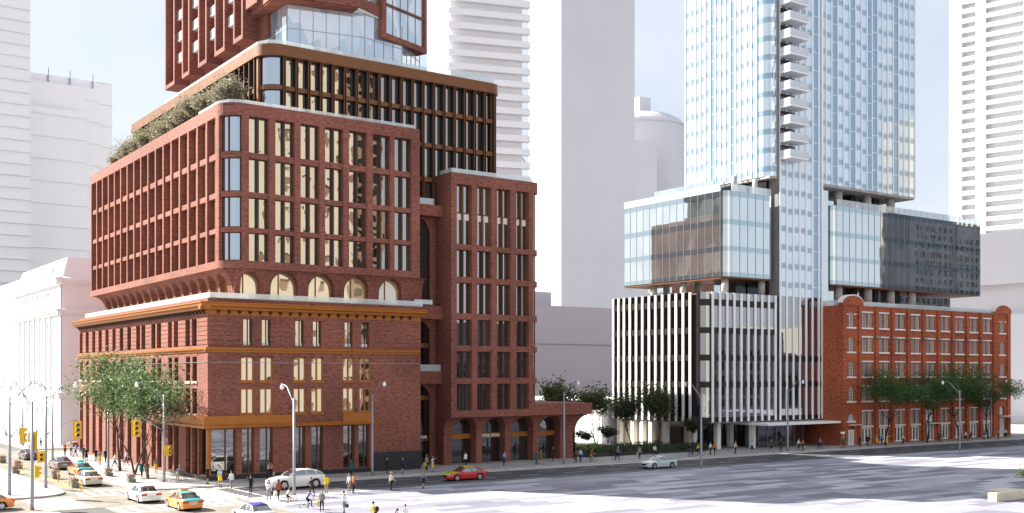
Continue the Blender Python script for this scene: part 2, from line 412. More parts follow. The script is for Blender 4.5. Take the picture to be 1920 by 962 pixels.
WK = {
 'b_front': dict(ft=.07, fd=.16, fm='bronze_dark', pm='glass_bronze', mull=(.5,), mw=.2, mproud=.28),
 'b_left': dict(ft=.07, fd=.16, fm='bronze', pm='glass_bronze', mull=(.5,), mw=.16, mproud=.2),
 'a_slit': dict(ft=.06, fd=.14, fm='bronze_dark', pm='glass_bronze', mull=(.62,), mw=.07, blind=.14, bm='white_trim'),
 'a_seg': dict(ft=.13, fd=.16, fm='ochre_metal', pm='glass_bronze', mull=(.5,), mw=.13, arch='seg'),
 'a_rect': dict(ft=.13, fd=.16, fm='ochre_metal', pm='glass_bronze', mull=(.5,), mw=.13),
 'a_dark': dict(ft=.07, fd=.14, fm='bronze_dark', pm='glass_dark', mull=(.5,), mw=.1),
 'a_segd': dict(ft=.1, fd=.14, fm='bronze_dark', pm='glass_dark', mull=(.5,), mw=.1, arch='seg'),
 'a_shop': dict(ft=.09, fd=.2, fm='bronze', pm='glass_shop', mull=(.62,), mw=.1),
 'c_bay': dict(ft=.09, fd=.2, fm='black_frame', pm='glass_bronze'),
 'd_bay': dict(ft=.06, fd=.16, fm='bronze_dark', pm='glass_bronze', mull=(.5,), mw=.17, mproud=.28),
 'd_tall': dict(ft=.06, fd=.16, fm='bronze', pm='glass_bronze', mull=(.5,), mw=.17, mproud=.28, trans=(.53,)),
 'arch': dict(ft=.07, fd=.18, fm='ochre_metal', pm='glass_arch', mull=(.36,), mw=.08, arch='round'),
 'shop_arch': dict(ft=.08, fd=.2, fm='bronze_dark', pm='glass_shop', mull=(.2, .7), mw=.1, arch='round'),
 'sash': dict(ft=.04, fd=.12, fm='white_trim', pm='glass_sash', mull=(.33,.67), mw=.026, trans=(.2,.4,.6,.8)),
 'sash_arch': dict(ft=.06, fd=.12, fm='white_trim', pm='glass_sash', mull=(.33,.66), mw=.04, trans=(.2,.4,.6,.8), arch='round'),
 'door': dict(ft=.22, fd=.2, fm='white_trim', pm='glass_dark', mull=(.33,.66), mw=.3),
}
def balustrade(parent, path, z, h=1.05, name='balustrade'):
    mb = MB()
    for (a, b) in zip(path, path[1:]):
        a, b = Vector((*a, 0)), Vector((*b, 0)); d = (b-a); L = d.length; d /= L; nrm = Vector((-d.y, d.x, 0))*.012
        k = max(1, round(L/2.2))
        for i in range(k):
            p, q = a+d*(L*i/k+.004), a+d*(L*(i+1)/k-.004)
            mb.prism([(p-nrm).to_2d(), (q-nrm).to_2d(), (q+nrm).to_2d(), (p+nrm).to_2d()], z, z+h)
    return mb.build(name, 'balustrade', parent)
def text_mesh(txt, size, depth, mat):
    cu = bpy.data.curves.new('lettering', 'FONT'); cu.body = txt; cu.size = size; cu.extrude = depth; cu.offset = size*.035
    o = bpy.data.objects.new('tmp', cu); C.objects.link(o)
    dg = bpy.context.evaluated_depsgraph_get()
    me = bpy.data.meshes.new_from_object(o.evaluated_get(dg))
    bpy.data.objects.remove(o)
    for v in me.vertices: v.co = Vector((v.co.x, -v.co.z, v.co.y))
    me.materials.clear(); me.materials.append(MATS[mat])
    return me
SUN_E, SKY_E, EXPO, CLOUD = 5.0, 0.05, 1.78, 5.8
# ================================================================ A: heritage brick building on the corner
AX, AY, AXE, AYE = 39.4, 110.2, 64.8, 162.6
bA = thing('corner_building', 'four storey plum brick corner building with ochre cornice and canopy', 'building', (AX, AY, 0))
ff = Fr(AX, AY, 0); fl = Fr(AX, AYE, -90)              # front wall, side wall
LA = AYE-AY
top = [(43.23,44.18),(45.3,46.24),(49.11,50.09),(51.19,52.17),(55.02,55.98),(57.08,58.07)]
mid = [(42.93,44.44),(45.03,46.53),(48.85,50.35),(50.93,52.42),(54.76,56.23),(56.81,58.3)]
gnd = [(39.75,42.45),(43.1,44.45),(45.06,46.55),(49.0,50.3),(51.0,52.4),(54.85,56.25),(56.75,58.1)]
h1 = [(a-AX,b-AX,14.15,17.0) for a,b in top]
h2 = [(a-AX,b-AX,10.4,13.0) for a,b in mid]; h3 = [(a-AX,b-AX,6.95,9.65) for a,b in mid]
h4 = [(a-AX,b-AX,.62,5.45) for a,b in gnd]
mb = MB(ff)
wall(mb, 0, AXE-AX, 0, 17.5, h1+h2+h3+h4, .45)
for z in (14.6,15.15,15.7,16.25,16.8): pass
# side wall
lt = [(162.03,160.49),(158.68,157.2),(155.28,153.79),(152.05,150.51),(148.67,147.18),(145.36,143.93),(142.02,140.55),(138.67,137.21),(134.95,133.46),(132.83,131.38),(128.94,127.51),(126.85,125.43),(122.85,121.57),(120.81,119.49),(116.93,115.61),(114.87,113.48)]
lu = [(AYE-a, AYE-b) for a,b in lt]
l1 = [(a,b,14.15,17.0) for a,b in lu]; l2 = [(a,b,10.4,13.0) for a,b in lu]; l3 = [(a,b,6.95,9.65) for a,b in lu if a > 0]
n_low = [i for i, (a,b) in enumerate(lt) if a > 130.5]
l3 = [q for i,q in enumerate(l3) if i not in n_low]
l4 = [(a-.1,b+.1,.4,5.45 if i not in n_low else 8.9) for i,(a,b) in enumerate(lu)]
l4.append((AYE-112.9, AYE-110.6, .62, 5.45))
wl = MB(fl); wall(wl, 0, LA, 0, 17.5, l1+l2+l3+l4, .45)
mb.v += wl.v; k = len(mb.v)-len(wl.v); mb.f += [[i+k for i in f] for f in wl.f]; mb.m += wl.m
mb.fr = W0
mb.box(AX+.9, AXE, AY+.9, AYE, 0, 17.45)
mb.box(AX, AXE, AY, AYE, 17.5, 19.05)
mb.box(AXE-.5, AXE-.001, AY+.002, AY+.91, 0, 17.5)
mb.box(AX+.002, AX+.91, AYE-.5, AYE-.001, 0, 17.5)
# rusticated joints of the top storey: shallow raised courses
for i in range(6):
    z = 14.25+i*.48
    for f_, L, hs in ((ff, AXE-AX, h1), (fl, LA, l1)):
        mb.fr = f_
        us = [0]+[v for h in hs for v in (h[0]-.06, h[1]+.06)]+[L]
        for a, b in zip(us[::2], us[1::2]):
            if b-a > .15: mb.box(a, b, -.045, .0, z, z+.40)
mb.fr = W0
wA = mb.build('brick_wall', 'brick_plum', bA)
mb = MB(); mb.box(AX+.3, AXE-.3, AY+.3, AYE-.3, 19.06, 19.12); mb.build('roof', 'roofing', bA)
# plinth
mb = MB(ff); mb.box(-.08, 3.0, -.07, -.001, 0, .6)
mb.box(3.0, 58.5-AX, -.07, -.001, 0, .61); mb.box(58.5-AX, AXE-AX, -.075, -.001, 0, 2.3)
mb.fr = fl; mb.box(LA-12, LA+.07, -.07, -.001, 0, .55); mb.build('plinth', 'granite', bA)
# windows
for a,b in top: window('a_slit', bA, ff, a-AX, 14.15, b-a, 2.85, .28)
for a,b in mid:
    window('a_seg', bA, ff, a-AX, 10.4, b-a, 2.6, .08); window('a_rect', bA, ff, a-AX, 6.95, b-a, 2.7, .08)
for i,(a,b) in enumerate(gnd): window('a_shop', bA, ff, a-AX, .62, b-a, 4.83, .3, 'shop_window')
for a,b in lu:
    window('a_dark', bA, fl, a, 14.15, b-a, 2.85, .32); window('a_segd', bA, fl, a, 10.4, b-a, 2.6, .3)
for a,b,c,d in l3: window('a_dark', bA, fl, a, c, b-a, d-c, .3)
for a,b,c,d in l4: window('a_dark', bA, fl, a, c, b-a, d-c, .38, 'shop_window')
# sills and brick arch heads
mb = MB(ff)
sm = MB(); sm.box(-.04, 1.52, -.07, .06, -.16, -.001); s_me = sm.mesh('sill', 'ochre_metal')
for a,b in mid:
    for z in (10.4, 6.95): finst(s_me, 'sill', bA, ff, a-AX, 0, z)
sm = MB(); sm.box(-.05, 1.5, -.10, .1, -.28, -.001); s2 = sm.mesh('sill', 'cream_stone')
for a,b in lu: finst(s2, 'sill', bA, fl, a, 0, 10.4)
for a,b,c,d in l3: finst(s2, 'sill', bA, fl, a, 0, 6.95)
am = MB()
am.add([(-.03,-.03,2.7),(1.48,-.03,2.7),(1.72,-.03,3.1),(-.27,-.03,3.1),(-.03,0,2.7),(1.48,0,2.7),(1.72,0,3.1),(-.27,0,3.1)], [(0,1,2,3),(0,3,7,4),(1,5,6,2),(3,2,6,7),(0,4,5,1)])
a_me = am.mesh('keystone', 'brick_plum')
for a,b in mid: finst(a_me, 'keystone', bA, ff, a-AX, 0, 10.4)
for a,b in lu: finst(a_me, 'keystone', bA, fl, a, 0, 10.4)
# corner pier in ochre metal
mb = MB(); mb.box(AX-.05, AX+.3, AY-.05, AY+.35, .0, 5.44); mb.build('corner_post', 'ochre_metal', bA)
# cornice with brackets
def ring_prof(mb, prof, m=0, ext=0):
    mb.fr = ff; mb.prof([(y,z) for y,z in prof], -1.0+.0, AXE-AX+.3, m)
    mb.fr = fl; mb.prof([(y,z) for y,z in prof], -.5, LA+1.0-.004, m)
mb = MB()
ring_prof(mb, [(-.001,17.85),(-.55,17.85),(-.62,18.05),(-.95,18.2),(-1.0,18.42),(-1.1,18.5),(-1.1,18.6),(-.001,18.66)])
corn = mb.build('cornice', 'ochre_metal', bA)
mb = MB(ff); mb.box(.0, AXE-AX, -.06, -.001, 17.35, 17.84); mb.fr = fl; mb.box(0, LA, -.06, -.001, 17.55, 17.84); mb.build('frieze', 'ochre_metal', bA)
bk = MB(); bk.prof([(-.06,17.45),(-.24,17.5),(-.3,17.62),(-.5,17.7),(-.52,17.849),(-.061,17.849)], 0, .2); b_me = bk.mesh('bracket', 'bronze_dark', Vector((0,0,17.45)))
for i in range(21): finst(b_me, 'bracket', corn, ff, 1.0+i*1.14, 0, 17.45)
for i in range(50): finst(b_me, 'bracket', corn, fl, .5+i*1.04, 0, 17.45)
mb = MB()
mb.fr = ff; mb.prof([(-.001,13.42),(-.12,13.45),(-.14,13.62),(-.28,13.7),(-.32,13.92),(-.001,13.98)], -.32, AXE-AX-.2)
mb.fr = fl; mb.prof([(-.001,13.42),(-.12,13.45),(-.14,13.62),(-.28,13.7),(-.32,13.92),(-.001,13.98)], -.3, LA+.318)
mb.build('string_course', 'ochre_metal', bA)
mb = MB()
mb.fr = ff; mb.box(-.5, 9.5, -.32, -.002, 5.92, 6.8); mb.box(15.3, 19.1, -.32, -.002, 5.92, 6.8); mb.prof([(-.002,5.5),(-.55,5.55),(-.6,5.78),(-.36,5.915),(-.002,5.915)], -.6, 19.3)
mb.fr = fl; mb.box(LA-17.3, LA+.318, -.33, -.002, 5.92, 6.8); mb.prof([(-.002,5.5),(-.55,5.55),(-.6,5.78),(-.36,5.915),(-.002,5.915)], LA-17.5, LA+.55)
mb.build('canopy', 'ochre_metal', bA)
mb = MB(); mb.fr = ff; mb.box(-.05, AXE-AX-.3, -.05, -.02, 12.36, 12.41); mb.fr = fl; mb.box(.0, LA+.05, -.05, -.02, 12.36, 12.41)
mb.build('cable_trim', 'steel', bA)
balustrade(bA, [(AX+1.2, AYE-.8), (AX+.35, AYE-2), (AX+.35, AY+.35), (AXE+.5, AY+.35)], 19.06, .62)

# ================================================================ B: brick block with the deep window grid
BX, BY, BXE, BYE, BR = 41.6, 111.4, 65.4, 164.98, 2.3
bB = thing('brick_block', 'plum brick block with rounded corner standing on an arcade above the corner building', 'building', (BX, BY, 19))
f1 = Fr(BX, BY, 0); f2 = Fr(BX, BYE, -90)
cB = (BX+BR, BY+BR)
BL = BYE-BY-BR                      # straight length of the side
rows = [(34.87,38.71),(30.64,34.24),(26.81,30.07),(23.26,26.29)]
mb = MB()
def bandB(z0, z1, rec, dep):
    mb.fr = f1; mb.box(BR, BXE-BX, rec, rec+dep, z0, z1)
    mb.fr = f2; mb.box(0, BL, rec, rec+dep, z0, z1)
    mb.fr = W0; mb.arcband(cB[0], cB[1], BR-rec, BR-rec-dep, 180, 270, z0, z1, 9)
bandB(38.71, 40.02, 0, .9); bandB(22.46, 23.26, 0, .9)
for a, b in ((34.24,34.87),(30.07,30.64),(26.29,26.81)): bandB(a, b, .16, .62)
wx = [44.34,47.33,50.28,53.21,56.17,59.19,62.02]; ww = 2.25
ps = [BX+BR]+[v for x in wx for v in (x, x+ww)]+[BXE]
mb.fr = f1
for a, b in zip(ps[::2], ps[1::2]): mb.box(a-BX, b-BX, .0, .85, 23.261, 38.709)
mb.fr = f2
for i in range(18): mb.box(i*3.0 if i else 0, i*3.0+.42, 0, .85, 23.261, 38.709)
mb.fr = W0; mb.arcband(cB[0], cB[1], BR, BR-.8, 183, 194, 23.261, 38.709, 2); mb.arcband(cB[0], cB[1], BR, BR-.8, 262, 270, 23.261, 38.709, 1)
# core, roof deck, soffit
mb.prism([(BX+.95,BY+.95+BR),(BX+.95+.7,BY+.95+.7),(BX+.95+BR,BY+.95),(BXE-.02,BY+.95),(BXE-.02,BYE-.02),(BX+.95,BYE-.02)], 22.6, 39.4)
# far end wall
mb.box(BX+.86, BXE, BYE-.018, BYE, 22.46, 40.02); mb.box(BXE-.019, BXE, BY+.9, BYE, 22.46, 40.02)
mb.build('brick_wall', 'brick_plum', bB)
mb = MB(); mb.prism([(BX+.4,BY+2.7),(BX+2.7,BY+.4),(BXE-.1,BY+.4),(BXE-.1,BYE-.1),(BX+.4,BYE-.1)], 39.41, 39.5); mb.build('roof', 'roofing', bB)
mb = MB(); mb.prism([(BX+.3,BY+2.6),(BX+1.0,BY+1.0),(BX+2.6,BY+.3),(BXE,BY+.3),(BXE,BYE-.3),(BX+.3,BYE-.3)], 22.47, 22.59); mb.build('soffit', 'brick_plum', bB)
for x in wx:
    for a, b in rows: window('b_front', bB, f1, x-BX, a, ww, b-a, .55)
for i in range(17):
    for a, b in rows: window('b_left', bB, f2, i*3.0+.42, a, 2.58, b-a, .62)
# curved corner windows
def curved(parent, c, r, a0, a1, rows, am, mf='bronze_dark', mg='glass_corner', fw=4):
    for z0, z1 in rows:
        k = MB(); k.arcband(c[0], c[1], r+.06, r-.06, a0, a0+fw, z0, z1, 1); k.arcband(c[0], c[1], r+.06, r-.06, a1-fw, a1, z0, z1, 1)
        if am: k.arcband(c[0], c[1], r+.10, r-.06, am-2.5, am+2.5, z0, z1, 1)
        k.arcband(c[0], c[1], r+.06, r-.06, a0+fw, a1-fw, z0, z0+.1, 8); k.arcband(c[0], c[1], r+.06, r-.06, a0+fw, a1-fw, z1-.1, z1, 8)
        o = k.build('corner_window', mf, parent)
        g = MB(); g.arcband(c[0], c[1], r, r-.02, a0+fw, a1-fw, z0+.1, z1-.1, 14); g.build('pane', mg, o)
curved(bB, cB, BR-.5, 194, 262, rows, 222)
# arcade with flared piers
def flare(mb, fr, u0, u1, openings, yin, zb, zs, zt, cove_z, yout=0., n=12, uz=None):
    """piers between arched openings whose outer face coves forward from yin-base to yout.
    openings: (a,b) ; arch springs at zs, crown zt ; face stands at yb below cove_z and flares to yout at the top"""
    edges = sorted(openings)
    zsl = [zb, min(cove_z, zs)]+[min(cove_z, zs)+(TOP-min(cove_z, zs))*i/n for i in range(1, n+1)]
def arcade(mb, fr, spans, openings, z0, zs, ztop, yb, yo, yin, cove0, n=14):
    "spans=(u0,u1) extent; openings list; face at yb rising to cove0 then curving out to yo at ztop; openings arch from zs"
    zz = sorted({z0, cove0, zs, *[cove0+(ztop-cove0)*sin(PI/2*i/n) for i in range(n+1)], *[zs+(ztop-zs)*i/n for i in range(n+1)]})
    def yf(z):
        if z <= cove0: return yb
        t = min(1, (z-cove0)/(ztop-cove0)); return yb+(yo-yb)*(1-math.sqrt(max(0, 1-t*t)))
    def half(w, z):
        r = w/2
        if z <= zs: return r
        zr = min(zs+r, ztop-.12)-zs
        t = (z-zs)/zr
        return r*math.sqrt(max(0, 1-t*t)) if t < 1 else 0
    ops = sorted(openings)
    for j in range(len(ops)+1):
        def lim(z):
            a = spans[0] if j == 0 else (ops[j-1][0]+ops[j-1][1])/2+half(ops[j-1][1]-ops[j-1][0], z)
            b = spans[1] if j == len(ops) else (ops[j][0]+ops[j][1])/2-half(ops[j][1]-ops[j][0], z)
            return a, b
        vs, fs = [], []
        for z in zz:
            a, b = lim(z); y = yf(z); vs += [(a,y,z),(b,y,z),(b,yin,z),(a,yin,z)]
        for i in range(len(zz)-1):
            k = i*4
            for q in range(4): fs.append((k+q, k+(q+1)%4, k+4+(q+1)%4, k+4+q))
        mb.add(vs, fs)
def ay(fr_o, y): return y
a_op = [(43.35-BX,46.05-BX),(47.26-BX,50.45-BX),(51.73-BX,54.8-BX),(56.13-BX,59.19-BX),(60.58-BX,63.55-BX)]
mb = MB(f1); arcade(mb, f1, (1.5, 66.3-BX), a_op, 19.1, 20.75, 22.47, 1.2, .0, 1.75, 19.6)
mb.fr = f2
s_op = [(i*3.0+.55, i*3.0+2.85) for i in range(1, 17)]
arcade(mb, f2, (3.0, BL+.85), s_op, 19.1, 20.95, 22.47, 1.5, .0, 2.0, 19.4)
# rounded cove at the corner
for k in range(10):
    z0 = 19.6+(22.47-19.6)*k/10; z1 = z0+.287; t = (z0+z1-39.2)/2/2.87; y = 1.4*(math.sqrt(max(0, 1-t*t)))
    mb.fr = W0; mb.arcband(BX+BR, BY+BR, BR-y, max(.1, BR-y-.8), 180, 270, z0, z1, 8)
# far end flare
for k in range(12):
    z0 = 19.1+(22.47-19.1)*k/12; z1 = z0+.281; t = max(0, (z0+z1-38.9)/2/3.1); y = 3.0*math.sqrt(max(0, 1-min(1,t)**2))
    mb.box(BX+y*.5, BX+4.0, BYE-3.6, BYE-y, z0, z1)
mb.fr = W0; mb.prism([(BX+2.2,BY+2.6),(BX+2.6,BY+1.95),(BXE-.1,BY+1.95),(BXE-.1,BYE-3),(BX+2.2,BYE-3)], 19.0, 22.5)
mb.build('arcade', 'brick_plum', bB)
for a, b in a_op: window('arch', bB, f1, a, 19.1, b-a, 1.65+(b-a)/2, 1.65, 'arch_window')
for a, b in s_op: window('arch', bB, f2, a, 19.1, b-a, 1.85+(b-a)/2, 1.9, 'arch_window')
balustrade(bB, [(BX+.25, 120), (BX+.25, BY+2.4), (BX+.9, BY+.9), (BX+2.4, BY+.25), (BXE-.6, BY+.25)], 40.02, .42)

# ================================================================ C: bronze office block behind
CX, CY, CXE, CYE, CR = 47.4, 114.6, 79.0, 164.0, 2.2
bC = thing('bronze_block', 'dark bronze block of narrow bays with rounded ends above the brick block', 'building', (CX, CY, 19))
g1 = Fr(CX, CY, 0); g2 = Fr(CX, CYE, -90)
cC = (CX+CR, CY+CR); cE = (CXE-1.2, CY+1.2)
mb = MB()
def bandC(mb, z0, z1, rec, dep, over=0):
    mb.fr = g1; mb.box(CR, CXE-CX-1.2, rec, rec+dep, z0, z1)
    mb.fr = g2; mb.box(0, CYE-CY-CR, rec, rec+dep, z0, z1)
    mb.fr = W0; mb.arcband(cC[0], cC[1], CR-rec, max(.05, CR-rec-dep), 180, 270, z0, z1, 12)
    mb.arcband(cE[0], cE[1], 1.2-rec, max(.05, 1.2-rec-dep), 270, 360, z0, z1, 10)
    mb.box(CXE-rec-dep, CXE-rec, CY+1.2, CYE, z0, z1)
bandC(mb, 46.75, 48.0, -.25, 1.3); mb.build('roof_band', 'bronze', bC)
mb = MB()
for z in (43.0, 38.85, 34.65, 30.45): bandC(mb, z, z+.5, -.02 if 0 else .1, .5)
mb.build('floor_band', 'bronze', bC)
mb = MB(); mb.prism([(CX+.75,CY+2.6),(CX+1.2,CY+1.2),(CX+2.6,CY+.75),(CXE-1.6,CY+.75),(CXE-.8,CY+1.6),(CXE-.8,CYE-.1),(CX+.75,CYE-.1)], 19.1, 46.9); mb.build('core_wall', 'black_frame', bC)
mb = MB(); mb.box(CX+.4, CXE-.5, CY+.4+1, CYE-.1, 46.92, 47.3); mb.build('roof', 'roofing', bC)
cb0 = 49.75; npitch = 1.5
fin = MB(); fin.box(-.15, .15, .0, .5, 0, 16.3, 1); fin.box(-.15, -.09, -.14, -.001, 0, 16.3); fin.box(.09, .15, -.14, -.001, 0, 16.3); fin_me = fin.mesh('fin', ['bronze', 'black_frame'])
nb = 19
for i in range(nb+1): finst(fin_me, 'fin', bC, g1, cb0-CX+i*npitch, 0, 30.46)
k = MB(); k.box(CXE+.01, 89.0, 139, 163, 0, 41); k.build('rear_wing', 'brick_plum', bC)
nl = 31
fl_me = MB(); fl_me.box(-.07, .07, -.15, .45, 0, 8.5); fl_me = fl_me.mesh('fin', 'bronze_dark')
for i in range(nl+1): finst(fl_me, 'fin', bC, g2, .2+i*1.5, 0, 38.3)
for i in range(nb):
    for z0, z1 in ((43.5,46.74),(39.35,43.0),(35.15,38.85),(30.95,34.65)):
        if i < 9 and z0 < 39: continue
        window('c_bay', bC, g1, cb0-CX+i*npitch+.17, z0, npitch-.34, z1-z0, .5)
mb = MB(g2); mb.box(.1, CYE-CY-CR, .47, .5, 39.4, 46.74); o = mb.build('side_glazing', 'glass_dark', bC)
curved(bC, cC, CR-.35, 190, 268, [(43.5,46.74),(39.35,43.0)], None, 'black_frame', 'glass_corner', 5)
mb = MB()
for cc in (cC,):
    mb.arcband(cc[0], cc[1], CR+.05, CR-.5, 181, 190, 38.3, 46.74, 2)
mb.build('corner_post', 'bronze', bC)
curved(bC, cE, .95, 272, 358, [(43.5,46.74),(39.35,43.0),(35.15,38.85),(30.95,34.65)], None, 'bronze', 'glass_bronze', 6)
balustrade(bC, [(CX+.1, 150), (CX+.1, CY+CR), (CX+.75, CY+.75), (CX+CR, CY+.1), (CXE-.9, CY+.1)], 48.0, .55)
balustrade(bC, [(CXE-8, CY+.15), (CXE-.9, CY+.15)], 48.56, .35, 'wind_screen')

# ================================================================ D: brick wing over the arched shop front
DX, DY, DXE, DYE = 69.75, 111.4, 83.3, 150.
bD = thing('brick_wing', 'tall plum brick wing of paired windows above an arched retail store', 'building', (DX, DY, 0))
d1 = Fr(DX, DY, 0)
DR = 1.3; cD = (DXE-DR, DY+DR)
mb = MB(d1)
Lf = DXE-DX-DR
def bandD(z0, z1, rec, dep):
    mb.fr = d1; mb.box(0 if rec == 0 else .4, Lf, rec, rec+dep, z0, z1)
    mb.fr = W0; mb.arcband(cD[0], cD[1], DR-rec, max(.05, DR-rec-dep), 270, 360, z0, z1, 8)
bandD(34.14, 35.48, 0, .8); mb.fr = d1; mb.box(0, Lf, 0, .8, 5.95, 6.8)
for a, b in ((26.25,26.92),(22.25,22.96),(17.81,18.55),(13.95,14.66),(9.99,10.73)): bandD(a, b, .06, .7)
dw = [(70.55,72.75),(73.51,75.6),(76.44,78.48),(79.35,81.32)]
ps = [DX]+[v for q in dw for v in q]+[82.0]
mb.fr = d1
for a, b in zip(ps[::2], ps[1::2]): mb.box(a-DX, b-DX, .0 if a > DX else .0, .78, 6.801, 34.139)
mb.fr = W0
mb.box(DX, DX+.8, DY+.781, CY+.9, 5.96, 35.48)            # left return
mb.box(DX+.003, DX+.8, DY+2.4, CY+.95, 0, 5.955)
mb.box(DX+.81, DXE-.85, DY+.95, DYE, 5.9, 34.9)
mb.box(DXE-.84, DXE, DY+1.6, DYE, 7.6, 35.48)
mb.build('brick_wall', 'brick_plum', bD)
mb = MB(); mb.box(DX+.4, DXE-.4, DY+.4, CY-.1, 34.91, 35.0); mb.build('roof', 'roofing', bD)
for a, b in dw:
    window('d_tall', bD, d1, a-DX, 26.92, b-a, 7.22, .6)
    sp = MB(d1); sp.box(a-DX+.07, b-DX-.07, .64, .66, 29.9, 30.66); sp.build('spandrel', 'white_trim', bD)
    for z0, z1 in ((22.96,26.25),(18.55,22.25),(14.66,17.81),(10.73,13.95),(6.8,9.99)): window('d_bay', bD, d1, a-DX, z0, b-a, z1-z0, .6)
curved(bD, cD, DR-.4, 272, 350, [(26.92,34.14),(22.96,26.25),(18.55,22.25),(14.66,17.81),(10.73,13.95),(7.6,9.99)], 318, 'bronze', 'glass_bronze', 5)
balustrade(bD, [(DX+.2, CY-.2), (DX+.2, DY+.2), (DXE-1.3, DY+.2)], 35.48, .55)
# shop arcade
pX0, pXE = 69.75, 90.1
d2 = Fr(pX0, DY, 0)
ops = [(70.95-pX0+i*4.38, 74.45-pX0+i*4.38) for i in range(4)]
mb = MB(d2); arcade(mb, d2, (0.0, pXE-pX0), ops, 0, 4.15, 5.96, 1.7, .15, 3.4, 3.6)
for k in range(12):
    z0 = 3.6+(5.95-3.6)*k/12; z1 = z0+.196; t = (z0+z1-7.2)/2/2.35; y = .0+1.6*(1-math.sqrt(max(0, 1-min(1,t)**2)))
    mb.fr = W0; mb.box(pXE-.3, pXE+y, DY+1.7-y*.95, DY+6, z0, z1)
mb.fr = W0; mb.box(pXE-.299, pXE, DY+1.7, DY+6, 0, 3.61)
mb.build('arcade', 'brick_plum', bD)
mb = MB(); mb.box(82.0, 91.65, DY, DY+10, 5.965, 7.45); mb.build('parapet', 'brick_plum', bD)
mb = MB(); mb.box(pX0+.9, pXE-.35, DY+3.3, DY+9, 0, 5.9); mb.build('shop_interior', 'black_frame', bD)
for i, (a, b) in enumerate(ops):
    o = window('shop_arch', bD, d2, a, 0, b-a, 4.15+(b-a)/2, 3.0, 'arch_window')
    tr = MB(d2); tr.box(a+.02, b-.02, 2.86, 3.02, 3.18, 3.8); tr.build('transom', 'ochre_metal', bD)
me = text_mesh('RETAIL STORE', .46, .03, 'white_metal'); finst(me, 'sign_lettering', bD, d2, ops[1][0]+.5, 2.80, 3.33)
# link between the blocks: balconies, half arches, entrance
bS = thing('link_block', 'narrow recessed brick link with balconies and tall half arches over the entrance', 'building', (65.0, 115.3, 0))
s1 = Fr(64.6, CY+.45, 0)
mb = MB(s1)
for z0, z1, za in ((19.46,30.31,28.1),(11.53,17.83,16.1),(.0,9.98,8.2)):
    w = 4.35
    for k in range(10):
        t0, t1 = k/10, (k+1)/10
        zz0, zz1 = za+(z1-za)*t0, za+(z1-za)*t1; f = 1-math.sqrt(max(0, 1-((t0+t1)/2)**2))
        mb.box(4.35-.0-f*1.9, 5.15, 0, .55, zz0, zz1)
    mb.box(4.35, 5.15, .0, .55, z0, za)
    mb.box(.4, 4.3, .56, 1.1, z1-1.0, z1+.2)
mb.build('arch_pier', 'brick_plum', bS)
for z0, z1 in ((17.84,19.45),(9.99,11.53),(30.32,31.67)):
    k = MB(); k.box(64.81 if z1 < 19 else 65.41, DX-.002, DY+2.1, CY+.5, z0, z1); k.build('balcony', 'brick_plum', bS)
balustrade(bS, [(65.5, DY+2.2), (68.7, DY+2.2)], 31.67, .75); balustrade(bS, [(64.9, DY+2.2), (DX-.1, DY+2.2)], 11.53, .8); balustrade(bS, [(64.9, DY+.45), (67.4, DY+.45)], 19.46, .55)
mb = MB(s1); mb.box(0.3, 4.35, .5, .53, 0, 30.4); mb.build('glazing', 'glass_dark', bS)
for z in (3.0, 8.0, 14.4, 22.3, 26.4):
    k = MB(s1); k.box(.3, 4.3, .3, .49, z, z+.55); k.build('transom', 'bronze', bS)
for u in (2.2, 3.9):
    k = MB(s1); k.box(u-.06, u+.06, .25, .49, 0, 30.3); k.build('mullion', 'bronze_dark', bS)
me = text_mesh('SIMCOE', .42, .03, 'white_metal'); finst(me, 'sign_lettering', bS, s1, 2.45, .1, 3.36)

# ================================================================ E: residential tower on top
bE = thing('brick_tower', 'upper tower of projecting plum brick frames and clear glass rooms', 'building', (49., 118., 48))
TOPZ = 128.
EX = 49.0
e2 = Fr(EX, 154.4, -90)
mb = MB(); mb.box(EX+2.0, 70.5, 122.6, 154.4, 51.3, TOPZ); mb.box(EX+3.5, 70, 125, 153, 47.3, 51.3)
mb.build('core_wall', 'brick_plum', bE)
fins = [(125.1,128.2),(131.1,134.6),(137.5,140.7),(144.1,147.1),(150.2,154.4)]
for a, b in fins:
    k = MB(Fr(EX, b, -90)); wall(k, 0, b-a, 51.3, TOPZ, [(.45, b-a-.45, 51.85, TOPZ-.5)], 1.25)
    k.quad((0,0,51.3),(b-a,0,51.3),(b-a,2,51.3),(0,2,51.3)); k.quad((b-a,0,51.3),(b-a,2,51.3),(b-a,2,TOPZ),(b-a,0,TOPZ)); k.quad((0,0,51.3),(0,0,TOPZ),(0,2,TOPZ),(0,2,51.3)); k.quad((.45,1.25,51.85),(b-a-.45,1.25,51.85),(b-a-.45,1.25,TOPZ-.5),(.45,1.25,TOPZ-.5)); k.quad((0,0,TOPZ),(b-a,0,TOPZ),(b-a,2,TOPZ),(0,2,TOPZ))
    o = k.build('window_frame', 'brick_plum', bE)
    k = MB(); k.box(EX+.9, EX+.95, a+.46, b-1.2, 52.0, TOPZ-.5); k.build('pane', 'glass_home', o)
for a, b in ((128.2,131.1),(134.6,137.5),(140.7,144.1),(147.1,150.2)):
    for z in range(9):
        zz = 54.2+z*2.95
        k = MB(); k.box(EX+.45, EX+2.0, a+.02, b-.02, zz, zz+.22); s = k.build('balcony', 'white_metal', bE)
        k = MB(); k.box(EX+.45, EX+.5, a+.05, b-.05, zz+.22, zz+1.25); k.build('balcony_glass', 'balcony_glass', s)
# small frame right of the fins
k = MB(); k.box(EX+.2, EX+2.5, 121.2, 124.6, 54.6, TOPZ); k.build('brick_bay', 'brick_plum', bE)
